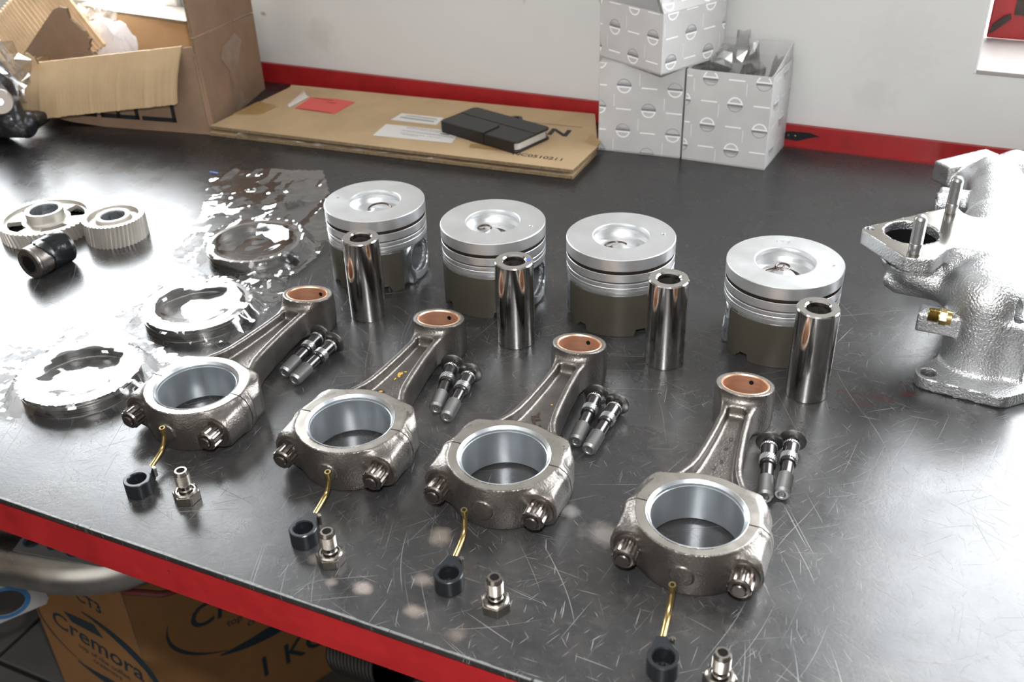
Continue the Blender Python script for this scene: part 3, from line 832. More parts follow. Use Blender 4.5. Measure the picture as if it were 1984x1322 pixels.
dot = MB().lathe([(.0016, 0), (.0013, -.0003), (.0001, -.0004)], 16).me('dot', True)
for pp, (x, y) in ((pist[0], (-.0365, -.006)), (pist[1], (.037, .004)), (pist[2], (.036, .010)), (pist[3], (.0385, .0)), ):
    put('crown_dot', dot, M['alu_cast'], pp, (x, y, PH + .0004))
mb = MB(); add_me(mb, text_me('1 T 2', .006, 0), Matrix.Translation((-.010, .033, 0)))
put('stamped_number', flat_me(mb, 'st'), M['alu_cast'], pist[3], (0, 0, PH + .0002))

# wrist pins
PHH = .0789
pin_me = MB().lathe([(.0160, 0), (.0164, .0006), (.0164, PHH - .0010), (.0156, PHH), (.0105, PHH), (.0092, PHH - .0012), (.0088, PHH - .004), (.0088, .001), (.0100, 0)], 96, closed=True).me('pin', True, 25)
for i, ((x, y), l_) in enumerate(zip([(-.4632, .6787), (-.3183, .6871), (-.1892, .7038), (-.0706, .7000)],
        ['polished steel wrist pin in front of the leftmost piston', 'polished steel wrist pin with a blue dot on its rim', 'polished steel wrist pin in front of the third piston', 'polished steel wrist pin in front of the rightmost piston'])):
    t = thing('wrist_pin', l_, 'wrist pin', (x, y, 0), .3 * i, 'polished wrist pins')
    put('tube', pin_me, M['chrome'], t)
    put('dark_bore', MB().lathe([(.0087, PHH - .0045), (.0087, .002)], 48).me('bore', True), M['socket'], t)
    if i == 1:
        mb = MB(); blob(mb, .0, 0, .0022, 4, sq=1.3); o = put('blue_dot', flat_me(mb, 'bd'), M['blue_mark'], t, (.0122 * math.cos(-.3 + .4), .0122 * math.sin(-.3 + .4), PHH + .0001))
# wire circlips lying in the bowls
def clip(label, loc, R_, a0, a1, hook, rz, tilt=0.0):
    pts = [(R_ * math.cos(a0 + (a1 - a0) * i / 24), R_ * math.sin(a0 + (a1 - a0) * i / 24), 0) for i in range(25)]
    e = Vector(pts[-1]); cdir = -e.normalized(); tdir = Vector((-e.y, e.x, 0)).normalized()
    if hook: pts += [tuple(e + cdir * .003 + tdir * .002), tuple(e + cdir * .006 + tdir * .0005), tuple(e + cdir * .007 - tdir * .002)]
    o = put('circlip', MB().tube(smoothline(pts, 3), .00095, 8).me('clip', True), M['wire'], None, loc, (tilt, 0, rz))
    tag(o, label, 'circlip', 'wire circlips in the piston bowls'); return o
bz = .0665
clip('dark wire circlip curled in the bowl of the leftmost piston', (-.4925, .7600, .0660), .0110, -.3, 3.4, True, .2, .1)
clip('hooked dark wire circlip at the left side of the second piston bowl', (-.3790, .7560, .0665), .0062, .3, 3.5, True, -.2, .1)
clip('long dark wire circlip at the right side of the second piston bowl', (-.3670, .7480, .0655), .0135, .5, 2.2, True, -.15, .0)
clip('dark wire circlip in the bowl of the third piston', (-.2540, .7630, .0660), .0110, .9, 3.0, True, .1, .05)
clip('dark wire circlip with curled end in the rightmost piston bowl', (-.1110, .7625, .0645), .0170, .1, 2.9, False, 0, .0)
clip('small curled wire circlip in the middle of the rightmost piston bowl', (-.1120, .7775, .0668), .0058, -2.2, 3.0, True, .5, .08)

# ================================================================ oil jets and banjo bolts
def make_jet(c_, mid, tip, label, base):
    t = thing('oil_jet', label, 'oil jet', (c_[0], c_[1], 0), 0, 'oil cooling jets')
    H = .0125
    base = Vector((base[0] - c_[0], base[1] - c_[1], .009)); bd = Vector((base.x, base.y, 0)).normalized()
    mb = MB().lathe([(.0089, .0), (.0095, .0006), (.0095, H - .0005), (.0090, H), (.0070, H), (.0064, H - .001), (.0064, .0005), (.0070, 0)], 56, closed=True)
    put('ring', mb.me('ring', True, 30), M['jet'], t)
    px = Vector((-bd.y, bd.x, 0))
    poly = [tuple((px * .0085 + bd * .004).xy), tuple((px * .0035 + bd * .0155).xy), tuple((px * -.0035 + bd * .0155).xy), tuple((px * -.0085 + bd * .004).xy), tuple((px * -.006 + bd * .0068).xy), tuple((px * .006 + bd * .0068).xy)]
    put('neck', MB().prism(poly, .001, H - .0002).me('neck', bevel=.0006), M['jet'], t)
    pinp = bd * .0125 - px * .0062
    put('locating_pin', MB().lathe([(.0016, .006), (.0016, H + .001), (.0012, H + .0016), (.0001, H + .0016)], 16, Matrix.Translation(pinp)).me('lp', True, 30).copy(), M['banjo'], t)
    put('plug', MB().lathe([(.0001, H - .002), (.0014, H - .0022), (.0020, H - .0035)], 12, Matrix.Translation((-.001, .002, -.006))).me('pl', True), M['jet'], t)
    b_ = bd * .013; b_.z = .0085
    pts = smoothline([b_, Vector((mid[0] - c_[0], mid[1] - c_[1], mid[2])), Vector((tip[0] - c_[0], tip[1] - c_[1], tip[2] - .008)), Vector((tip[0] - c_[0], tip[1] - c_[1], tip[2]))], 8)
    tb = put('spray_tube', MB().tube(pts, .0019, 16, cap=False).me('st', True, 60), M['brass'], t); tb['label'] = 'bent brass spray tube'
    p2 = pts[-1]
    put('nozzle', MB().tube([pts[-5], pts[-1] + (pts[-1] - pts[-2]).normalized() * .0004], .0023, 16).me('noz', True, 40), M['brass'], tb)
    put('nozzle_hole', MB().tube([pts[-1] + (pts[-1] - pts[-2]).normalized() * .0003, pts[-1] + (pts[-1] - pts[-2]).normalized() * .0006], .0012, 12).me('nh'), M['hole'], tb)
    return t
make_jet((-.4872, .3992), (-.4935, .4320, .011), (-.4936, .4387, .028), 'black oil jet with bent brass tube in front of the leftmost rod', (-.4893, .4141))
make_jet((-.3472, .4017), (-.3520, .4360, .011), (-.3513, .4417, .028), 'black oil jet with brass tube in front of the rod with yellow paint', (-.3495, .4164))
make_jet((-.2383, .4017), (-.2447, .4350, .011), (-.2464, .4423, .028), 'black oil jet with brass tube in front of the rod marked F', (-.2428, .4175))
make_jet((-.0947, .3898), (-.1015, .4210, .011), (-.1023, .4301, .028), 'black oil jet with brass tube in front of the rightmost rod', (-.1001, .4042))
def make_banjo(label):
    t = thing('banjo_bolt', label, 'banjo bolt', group='banjo bolts standing on their heads')
    hexp = [(.0098 * math.cos(PI / 3 * i), .0098 * math.sin(PI / 3 * i)) for i in range(6)]
    put('hex_head', MB().prism(hexp, 0, .0072).me('hex', bevel=.0005), M['banjo'], t)
    put('collar', MB().lathe([(.0082, .0070), (.0082, .0078), (.0070, .0086), (.0060, .0086)], 32).me('col', True, 30), M['banjo'], t)
    put('neck', MB().lathe([(.0050, .0084), (.0050, .0100), (.0044, .0105), (.0044, .0135), (.0050, .0140)], 28).me('nk', True, 30), M['banjo'], t)
    put('oil_hole', MB().lathe([(.0012, 0), (.0001, .0003)], 12, Matrix.Translation((.0, -.0044, .012)) @ RX).me('oh'), M['hole'], t)
    pr = [(.0046, .0138)]; z = .0140
    while z < .0235: pr += [(.0046, z), (.0053, z + .0005)]; z += .001
    pr += [(.0050, .0245), (.0042, .0262), (.0030, .0262), (.0026, .0240), (.0001, .0238)]
    put('thread', MB().lathe(pr, 28).me('tt', True, 50), M['banjo'], t)
    put('bore', MB().lathe([(.0026, .02615), (.0001, .02615)], 20).me('bo'), M['hole'], t)
    return t
bj = [(-.4500, .4060, .5, 'leftmost'), (-.3205, .3925, .5, 'second from the left'), (-.2035, .3970, .04, 'third from the left'), (-.0625, .3935, .15, 'rightmost')]
bb = None
for (x, y, rz, w) in bj:
    l_ = 'steel banjo bolt standing on its hex head, %s of the four' % w
    if bb is None: bb = make_banjo(l_); bb.location = (x, y, 0); bb.rotation_euler = (0, 0, rz)
    else: dup(bb, (x, y, 0), (0, 0, rz), l_)

# ================================================================ gears and taped socket
def gear_me(R_, n, H, tooth, twist):
    v = []; f = []; K = n * 6; S_ = 5
    for s_ in range(S_ + 1):
        z = H * s_ / S_
        for i in range(K):
            k = i % 6; a = 2 * PI * i / K + twist * s_ / S_
            r = {0: R_ - tooth, 1: R_ - tooth * .6, 2: R_ - .0002, 3: R_, 4: R_ - .0002, 5: R_ - tooth * .6}[k]
            v.append((r * math.cos(a), r * math.sin(a), z))
    for s_ in range(S_):
        for i in range(K):
            j = (i + 1) % K; f.append((s_ * K + i, s_ * K + j, (s_ + 1) * K + j, (s_ + 1) * K + i))
    # annulus on top and bottom up to the web rim
    Ri = R_ - tooth - .0035
    b_ = len(v)
    for z in (0, H):
        for i in range(K):
            a = 2 * PI * i / K + (twist if z else 0); v.append((Ri * math.cos(a), Ri * math.sin(a), z))
    for i in range(K):
        j = (i + 1) % K
        f.append((i, b_ + i, b_ + j, j)); f.append((S_ * K + i, S_ * K + j, b_ + K + j, b_ + K + i))
    mb = MB().add(v, f)
    return mb.me('gear', False), Ri
def make_gear(label, loc, rz, R_, n, H, tooth, twist, hubr, hubh, borer, webd, windows):
    t = thing('timing_gear', label, 'gear', loc, rz, 'grey helical timing gears')
    g, Ri = gear_me(R_, n, H, tooth, twist)
    put('tooth_ring', g, M['gear'], t)
    prof = [(borer, hubh), (borer + .0008, hubh + .0004), (hubr - .0006, hubh + .0004), (hubr, hubh), (hubr, H - webd + .001), (hubr + .0012, H - webd)]
    prof2 = [(Ri - .001, H - webd), (Ri, H - webd + .001), (Ri, H)]
    put('hub', MB().lathe([(borer, .001)] + prof, 72).me('hub', True, 30), M['gear'], t)
    # web with real openings
    mb = MB(); N_ = 72
    op = []
    for k in range(windows): op.append((k * 2 * PI / windows + .3, k * 2 * PI / windows + .3 + 2 * PI / windows * .52))
    r1, r2, ri, ro = hubr + .0012, Ri - .001, hubr + (Ri - hubr) * .22, hubr + (Ri - hubr) * .88
    rs = [r1, ri, ro, r2]; zt, zb = H - webd, max(.002, H - webd - .005)
    for i in range(N_):
        a, b2 = 2 * PI * i / N_, 2 * PI * (i + 1) / N_; am = (a + b2) / 2
        for j in range(3):
            if j == 1 and any(p <= am <= q for p, q in op): continue
            c4 = [(rs[j] * math.cos(a), rs[j] * math.sin(a)), (rs[j + 1] * math.cos(a), rs[j + 1] * math.sin(a)), (rs[j + 1] * math.cos(b2), rs[j + 1] * math.sin(b2)), (rs[j] * math.cos(b2), rs[j] * math.sin(b2))]
            mb.prism(c4, zb, zt)
    m_ = mb.me('web', False)
    put('web', m_, M['gear'], t)
    put('rim', MB().lathe(prof2, 96).me('rim', True, 40), M['gear'], t)
    put('bearing_sleeve', MB().lathe([(borer, hubh - .0002), (borer - .0009, hubh - .0008), (borer - .0009, .001)], 64).me('slv', True, 30), M['alu_cast'], t)
make_gear('wide grey helical gear with tall hub and windows in its web', (-.8870, .7080, 0), .35, .0495, 54, .0165, .0032, -.10, .0198, .0240, .0158, .0035, 4)
make_gear('smaller thicker grey helical gear leaning against the wide gear', (-.8030, .7225, 0), .0, .0325, 46, .0245, .0024, .10, .0180, .0245, .0132, .0050, 0)
A, B = Vector((-.8147, .6153, .0165)), Vector((-.8125, .6597, .0165))
t = thing('impact_socket', 'short impact socket half wrapped in black tape lying beside the gears', 'socket', (A.x, A.y, 0))
d = (B - A); Ls = d.length + .002
Ms = Matrix.Translation((0, 0, .0165)) @ d.to_track_quat('Z', 'Y').to_matrix().to_4x4()
put('socket_body', MB().lathe([(.0105, 0), (.0150, 0), (.0162, .0012), (.0162, .003), (.0158, .0035), (.0161, .0045), (.0161, Ls - .001), (.0150, Ls), (.0001, Ls)], 56, Ms).me('sb', True, 25), M['socket'], t)
hx = MB(); star_ring(hx, .0002, .0160, .0108, .0096, 6, Ms, 0, True)
put('hex_recess', hx.me('hr'), M['rust'], t)
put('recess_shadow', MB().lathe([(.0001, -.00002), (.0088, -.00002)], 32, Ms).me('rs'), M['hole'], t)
mb = MB(); pr = []; n = 56
rr = random.Random(5)
v = []; f = []; zs = [.014, .0145, .018, .0215, .022, .027, .0275, .033, .0335, .040, .0405, Ls - .002]
for j, z in enumerate(zs):
    for i in range(n):
        a = 2 * PI * i / n; edge = .004 * math.sin(a * 2 + 1) + .002 * rr.random() if j < 2 else 0
        r = (.0170 if j % 2 else .0173) + .00035 * rr.random()
        p = Ms @ Vector((r * math.cos(a), r * math.sin(a), z + edge)); v.append(p)
for j in range(len(zs) - 1):
    for i in range(n): f.append((j * n + i, j * n + (i + 1) % n, (j + 1) * n + (i + 1) % n, (j + 1) * n + i))
put('black_tape', mb.add(v, f).me('bt', True, 60), M['tap'], t)

# ================================================================ piston rings in plastic bags
def ring_mesh(R_, w, h, wavy):
    n = 120; v = []; f = []
    gap = 3
    for i in range(n - gap + 1):
        a = 2 * PI * i / n
        for (r, z) in ((R_ - w, 0), (R_, 0), (R_, h), (R_ - w, h)):
            dz = (.0006 if (i // 2) % 2 else 0) if wavy else 0
            v.append((r * math.cos(a), r * math.sin(a), z + (dz if z else 0)))
    for i in range(n - gap):
        for k in range(4): f.append((i * 4 + k, (i + 1) * 4 + k, (i + 1) * 4 + (k + 1) % 4, i * 4 + (k + 1) % 4))
    f += [(0, 1, 2, 3), tuple(reversed([(n - gap) * 4 + k for k in range(4)]))]
    return MB().add(v, f).me('ring', not wavy, 40)
rm = [ring_mesh(.0480, .0040, .0028, False), ring_mesh(.0478, .0036, .0024, True), ring_mesh(.0482, .0038, .0022, False), ring_mesh(.0479, .0042, .0026, False)]
packs = [(-.6265, .4885, 'nearest bag', .3), (-.6090, .6170, 'middle bag', 1.4), (-.6385, .7455, 'farthest bag', 2.2)]
lv = ['lowest', 'second from the bottom', 'second from the top', 'topmost']
for (x, y, w, rz) in packs:
    z = .0012; rr = random.Random(int(rz * 10))
    for k in range(4):
        o = put('piston_ring', rm[k], M['ringsteel'], None, (x + rr.uniform(-.0012, .0012), y + rr.uniform(-.0012, .0012), z), (0, 0, rz + k * 1.7))
        tag(o, 'thin steel piston ring in the %s, %s of its stack' % (w, lv[k]), 'piston ring', 'piston rings in plastic bags')
        z += .0031
def inpoly(x, y, P):
    c_ = False; n = len(P)
    for i in range(n):
        x1, y1 = P[i]; x2, y2 = P[i - 1]
        if (y1 > y) != (y2 > y) and x < (x2 - x1) * (y - y1) / (y2 - y1) + x1: c_ = not c_
    return c_
from mathutils import noise as mn
def tri(t): return abs((t % 1.0) * 2 - 1)
def bag(label, P, cx, cy, seed, amp, extra=None):
    rr = random.Random(seed); h = .0024
    waves = []
    for k in range(9):
        a = rr.uniform(0, PI); lam = rr.choice((.011, .016, .024, .037, .05)); waves.append((math.cos(a) / lam, math.sin(a) / lam, rr.random(), lam * rr.uniform(.10, .22), rr.uniform(1.5, 3.0)))
    xs = [p[0] for p in P]; ys = [p[1] for p in P]
    nx, ny = int((max(xs) - min(xs)) / h) + 2, int((max(ys) - min(ys)) / h) + 2
    V = {}; v = []; f = []
    for i in range(nx + 1):
        for j in range(ny + 1):
            x = min(xs) + i * h; y = min(ys) + j * h
            if not inpoly(x, y, P): continue
            d = math.hypot(x - cx, y - cy)
            wx, wy = x + .004 * mn.noise(Vector((x * 60, y * 60, seed))), y + .004 * mn.noise(Vector((x * 60, y * 60, seed + 9)))
            c_ = sum(w[3] * 2.0 * max(0, tri(w[0] * wx + w[1] * wy + w[2]) - .52) * (.12 + 1.9 * max(0, mn.noise(Vector((x * 25 + 7 * q, y * 25, seed))))) for q, w in enumerate(waves)) / 2.2
            if d < .050: z = .0148 if d > .0430 else .0148 - .0062 * (1 - math.cos(PI * min(1, (.0430 - d) / .030))) / 2
            else: z = .0148 * max(0, 1 - (d - .050) / .011) + .0012
            z += amp * c_ * (1.0 if d > .0505 else (.10 if d > .040 else .22))
            if extra: z += extra(x, y)
            V[(i, j)] = len(v); v.append((x - cx, y - cy, max(z, .0006)))
    for i in range(nx):
        for j in range(ny):
            q = [V.get(k) for k in ((i, j), (i + 1, j), (i + 1, j + 1), (i, j + 1))]
            if None in q: continue
            f.append(tuple(q))
    o = put('plastic_bag', mesh('bag', v, f, True, 14), M['film'], None, (cx, cy, 0))
    return tag(o, label, 'plastic bag', 'clear bags holding piston rings')
bag('clear plastic bag over the piston rings nearest the bench edge', [(-.745, .495), (-.71, .56), (-.655, .565), (-.60, .56), (-.565, .55), (-.560, .475), (-.60, .437), (-.655, .425), (-.715, .440)], -.6265, .4885, 11, 1.1)
bag('clear plastic bag over the middle stack of piston rings', [(-.705, .60), (-.685, .665), (-.62, .685), (-.585, .735), (-.55, .665), (-.545, .585), (-.58, .565), (-.66, .570)], -.6090, .6170, 23, 1.3)
bag('clear plastic bag with a tall empty crinkled end over the farthest stack of rings', [(-.72, .70), (-.745, .79), (-.805, .885), (-.745, .915), (-.68, .938), (-.62, .865), (-.575, .80), (-.565, .715), (-.60, .692), (-.66, .690)], -.6385, .7455, 37, .95,
    lambda x, y: max(0, min(1, ((x + .6385) * -.55 + (y - .7455) * .83 - .06) / .05)) * .008)
o = put('bag_seal', MB().box((-.012, -.0015, 0), (.0, .0015, .0006)).me('bs'), M['blue_mark'], bpy.data.objects['plastic_bag.002'], (-.155, .138, .010))

# ================================================================ exhaust manifold
FL = [(.0175, .7480), (.068, .7435), (.100, .775), (.060, .812)]
TRI = [(-.0500, .8060), (-.0165, .7720), (-.0030, .7745), (.020, .84), (.0085, .8690)]
def man_sdf(x, y, z):
    leg = capsule(x, y, z, (.050, .778, -.01), (.048, .782, .066), .0275)
    boss = rbox(x, y, z, (.0690, .776, .030), (.0150, .020, .032), .003)
    d = smin(leg, boss, .004)
    log = capsule(x, y, z, (.044, .795, .066), (.046, .90, .070), .029)
    d = smin(d, log, .012)
    log2 = capsule(x, y, z, (.046, .90, .070), (.045, 1.03, .060), .024)
    d = smin(d, log2, .010)
    d = smin(d, capsule(x, y, z, (.045, 1.03, -.01), (.045, 1.03, .055), .025), .010)
    d = smin(d, capsule(x, y, z, (.100, .93, .03), (.046, .91, .065), .022), .012)
    fl_ = plate(x, y, z, FL, .0115, 0, .0112)
    d = smin(d, fl_, .006)
    # turbo flange neck
    nk = capsule(x, y, z, (-.016, .818, .080), (.035, .845, .060), .025)
    nk = smax(nk, z - .099, .002)
    d = smin(d, nk, .010)
    d = smin(d, capsule(x, y, z, (-.012, .800, .070), (.02, .80, .060), .012), .012)
    tri = plate(x, y, z, TRI, .0065, .0865, .0995)
    d = smin(d, tri, .0015)
    # web between flange and log
    d = smin(d, rbox(x, y, z, (.030, .83, .088), (.020, .034, .012), .006), .008)
    # lug towards the left below the flange
    lug = smin(capsule(x, y, z, (-.026, .800, .060), (.02, .803, .056), .0075), rbox(x, y, z, (-.002, .802, .062), (.022, .006, .012), .003), .006)
    d = smin(d, lug, .004)
    d = smin(d, rbox(x, y, z, (.014, .768, .048), (.0150, .009, .0085), .002), .004)
    # round port boss farther back
    d = smin(d, cylx(x, y, z, (-.006, .978, .056), (.04, .985, .060), .0105), .003)
    d = smin(d, rbox(x, y, z, (.012, .985, .066), (.017, .004, .004), .002), .003)
    # far flange plate and its lobes
    ff = rbox(x, y, z, (.0150, 1.115, .043), (.036, .011, .011), .002, .85)
    d = smin(d, capsule(x, y, z, (.045, 1.04, .030), (.018, 1.105, .028), .024), .010)
    d = smin(d, ff, .003)
    d = smin(d, capsule(x, y, z, (.045, 1.03, .050), (.04, 1.09, .045), .022), .008)
    d = smin(d, capsule(x, y, z, (.060, 1.10, .055), (.100, 1.06, .045), .018), .010)
    d = smax(d, z - .0995, .001)
    # bores and holes
    d = np.maximum(d, -np.maximum(np.hypot(x + .0185, y - .8125) - .0212, .075 - z))
    d = np.maximum(d, -(np.hypot(x - .0160, y - .7475) - .0062) - 100 * (z > .02))
    d = np.maximum(d, -(np.hypot(x - .0985, y - .7745) - .0062) - 100 * (z > .02))
    d = np.maximum(d, -np.maximum(np.hypot(x + .0505, y - .8085) - .0034, .090 - z))
    d = np.maximum(d, -np.maximum(np.hypot(x - .0700, y - .7640) - .0040, .045 - z))
    d = np.maximum(d, -cylx(x, y, z, (-.01, .9774, .056), (.005, .980, .057), .0062))
    return np.maximum(d, .0006 - z)
man_me = snet('manifold', man_sdf, (-.062, .725, -.002), (.125, 1.150, .104), .0014, 65)
man_me.materials.append(M['ironcast']); man_me.materials.append(M['face'])
n = len(man_me.polygons); nor = np.empty(n * 3); man_me.polygons.foreach_get('normal', nor); nor = nor.reshape(-1, 3)
cen = np.empty(n * 3); man_me.polygons.foreach_get('center', cen); cen = cen.reshape(-1, 3)
fc = (nor[:, 2] > .97) & (cen[:, 2] > .098) & (polyd(cen[:, 0], cen[:, 1], TRI) < .0075) & (cen[:, 0] < .012)
fc |= (cen[:, 1] > 1.07) & (nor[:, 0] * .751 - nor[:, 1] * .66 > .95) & (cen[:, 2] > .046) & (cen[:, 0] < .05)
man_me.polygons.foreach_set('material_index', fc.astype(np.int32))
man = thing('exhaust_manifold', 'bright cast exhaust manifold with triangular flange standing at the right end of the bench', 'exhaust manifold', (0, 0, 0))
put('casting', man_me, None, man)
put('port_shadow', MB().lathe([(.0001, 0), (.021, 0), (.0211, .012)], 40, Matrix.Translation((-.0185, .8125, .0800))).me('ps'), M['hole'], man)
for (x, y) in ((-.0130, .7765), (.0075, .8640)):
    pr = [(.0047, .097), (.0047, .0995), (.0050, .1000), (.0050, .1075), (.0046, .108)]; z = .108
    while z < .1285: pr += [(.0044, z), (.0050, z + .0004)]; z += .0009
    pr += [(.0042, .1300), (.0030, .1312), (.0001, .1314)]
    put('flange_stud', MB().lathe(pr, 24, Matrix.Translation((x, y, 0))).me('fs', True, 50), M['thread'], man)
A = Vector((.0235, .7575, .0575)); d = Vector((-1, -.02, .02)).normalized()
Mf = Matrix.Translation(A) @ d.to_track_quat('Z', 'Y').to_matrix().to_4x4()
fit = MB().lathe([(.0001, 0), (.0060, 0), (.0060, .004)], 24, Mf)
fit.prism([(.0066 * math.cos(PI / 3 * i), .0066 * math.sin(PI / 3 * i)) for i in range(6)], .0035, .0085, Mf)
pr = [(.0048, .0085)]; z = .0095
while z < .0165: pr += [(.0048, z), (.0055, z + .0005)]; z += .0011
fit.lathe(pr + [(.0050, .0172), (.0030, .0172), (.0001, .0170)], 24, Mf)
o = put('brass_fitting', fit.me('fit', True, 35), M['brass'], man); o['label'] = 'small threaded brass fitting'
# ================================================================ white printed cartons
def print_face(mbW, mbG, o, ex, ey, w, h, ph, flip=False, scale=1.0):
    """logo discs, bars and thin lines of the carton print laid on one face"""
    Mx = plane_M(o, ex, ey)
    if flip: Mx = Mx @ Matrix.Translation((w, h, 0)) @ Matrix.Rotation(PI, 4, 'Z')
    def clipbox(mb, x0, y0, x1, y1, z):
        x0, x1 = max(x0, .0008), min(x1, w - .0008); y0, y1 = max(y0, .0008), min(y1, h - .0008)
        if x1 - x0 < .0003 or y1 - y0 < .0003: return
        mb.add([Mx @ Vector(p) for p in ((x0, y0, z), (x1, y0, z), (x1, y1, z), (x0, y1, z))], [(0, 1, 2, 3)])
    px, py = .0615 * scale, .0555 * scale
    for r_ in range(-2, 12):
        for c_ in range(-2, 6):
            cx = ph[0] + c_ * px + (r_ % 2) * px * .5; cy = ph[1] + r_ * py * .5
            R_ = .0088 * scale
            n = 28
            def arc(mb, r0, r1, a0, a1, z, dn=n):
                for i in range(dn):
                    a, b2 = a0 + (a1 - a0) * i / dn, a0 + (a1 - a0) * (i + 1) / dn
                    q = [(cx + r0 * math.cos(a), cy + r0 * math.sin(a)), (cx + r1 * math.cos(a), cy + r1 * math.sin(a)), (cx + r1 * math.cos(b2), cy + r1 * math.sin(b2)), (cx + r0 * math.cos(b2), cy + r0 * math.sin(b2))]
                    if all(.0005 < p[0] < w - .0005 and .0005 < p[1] < h - .0005 for p in q): mb.add([Mx @ Vector((p[0], p[1], z)) for p in q], [(0, 1, 2, 3)])
            arc(mbG, R_ * .93, R_, .15, PI - .15, .00025)
            arc(mbW, R_ * .80, R_, PI + .15, 2 * PI - .15, .00025)
            clipbox(mbG, cx - R_ * 1.02, cy - R_ * .02, cx + R_ * 1.02, cy + R_ * .26, .00025)
            clipbox(mbW, cx - R_ * 1.02, cy - R_ * .24, cx + R_ * 1.02, cy - R_ * .02, .00030)
            if .012 < cx < w - .012 and .004 < cy < h - .004:
                add_me(mbG, text_me('NISSAN', R_ * .40, 0, 0, 0, 'CENTER', 1.35), Mx @ Matrix.Translation((cx, cy + R_ * .28, .0003)))
            bx = cx + px * .5
            clipbox(mbW, bx - .0095 * scale, cy - .0014, bx + .0095 * scale, cy + .0003, .00025)
            clipbox(mbW, bx - .0122 * scale, cy + .002, bx - .0117 * scale, cy + .017 * scale, .00025)
def carton(label, corners, h, ph, flip, thick=.0012, open_top=True, taper=.0):
    """corners: front-left, front-right, back-right, back-left on the base (x, y)"""
    base = Vector((sum(c_[0] for c_ in corners) / 4, sum(c_[1] for c_ in corners) / 4, 0))
    t = thing('parts_carton', label, 'carton', base, 0, 'white printed parts cartons')
    P = [Vector((c_[0], c_[1], 0)) - base for c_ in corners]
    nm = ['front_panel', 'right_panel', 'back_panel', 'left_panel']
    for i in range(4):
        a, b_ = P[i], P[(i + 1) % 4]
        ex = (b_ - a); w = ex.length; ex.normalize(); nrm = Vector((ex.y, -ex.x, 0))
        mb = MB().box((0, 0, 0), (w, thick, h), plane_M(a, ex, (-nrm)))
        me_ = MB()
        v = [a, b_, b_ - nrm * thick, a - nrm * thick]
        me_.add([p for p in v] + [p + Vector((0, 0, h)) for p in v], [(3, 2, 1, 0), (4, 5, 6, 7), (0, 1, 5, 4), (1, 2, 6, 5), (2, 3, 7, 6), (3, 0, 4, 7)])
        pn = put(nm[i], me_.me(nm[i]), M['carton'], t)
        if i in (0, 1, 3):
            mw, mg = MB(), MB()
            print_face(mw, mg, a + nrm * .0001, ex, (0, 0, 1), w, h, (ph[0] + i * .02, ph[1]), flip)
            put('white_print', flat_me(mw, 'wp'), M['logo_white'], pn)['kind'] = 'stuff'; put('silver_print', flat_me(mg, 'sp'), M['logo_grey'], pn)['kind'] = 'stuff'
    bt = MB().add([p + Vector((0, 0, .0005)) for p in P] + [p + Vector((0, 0, .0015)) for p in P], [(3, 2, 1, 0), (4, 5, 6, 7), (0, 1, 5, 4), (1, 2, 6, 5), (2, 3, 7, 6), (3, 0, 4, 7)])
    put('bottom_panel', bt.me('bot'), M['carton_in'], t)
    return t, P, base
t1, P1, B1 = carton('white printed carton standing under the stacked top carton, left of the pair', [(-.4045, 1.1330), (-.3020, 1.1395), (-.3040, 1.224), (-.4050, 1.2225)], .1105, (.0, .0), False)
mb = MB().box((-.051, -.042, .109), (.0505, .042, .1108))
put('top_panel', mb.me('tp'), M['carton'], t1)
t2, P2, B2 = carton('open white printed carton with plastic bags spilling out, right of the pair', [(-.2995, 1.1385), (-.1997, 1.1376), (-.1935, 1.2200), (-.2990, 1.2210)], .1105, (.010, .008), True)
# torn flap edges on the open carton
put('back_flap', MB().box((-.052, .039, .1105), (.053, .0405, .128)).me('bf'), M['carton'], t2)
put('side_flap', MB().add([(.0465, -.040, .1105), (.0525, .040, .1105), (.0525, .040, .1285), (.049, -.036, .1125), (.0455, -.040, .1105), (.0512, .040, .1105), (.0512, .040, .1285), (.0478, -.036, .1125)], [(0, 1, 2, 3), (7, 6, 5, 4), (0, 3, 7, 4), (1, 5, 6, 2), (2, 6, 7, 3)]).me('sf'), M['carton'], t2)
def crumple(name, label, cat, loc, rx, ry, rz_, mt, seed, spike=.6, parent=None, n=18):
    bm = bmesh.new(); bmesh.ops.create_icosphere(bm, subdivisions=3, radius=1)
    rr = random.Random(seed)
    for v_ in bm.verts:
        k = 1 + spike * mn.noise(v_.co * 2.1 + Vector((seed, 0, 0))) + .35 * mn.noise(v_.co * 5 + Vector((0, seed, 0))) + rr.uniform(-.07, .07)
        v_.co = Vector((v_.co.x * rx * k, v_.co.y * ry * k, v_.co.z * rz_ * k))
    me_ = bpy.data.meshes.new(name); bm.to_mesh(me_); bm.free()
    o = put(name, me_, M[mt], parent, loc)
    if parent is None: tag(o, label, cat)
    return o
crumple('parts_bag', 'crumpled clear bag of dark parts inside the open right carton', 'plastic bag', (-.262, 1.185, .095), .034, .026, .030, 'film2', 3)
crumple('dark_fittings', 'dark greasy part lying in the open right carton', 'engine part', (-.262, 1.178, .040), .028, .022, .024, 'rust', 5)
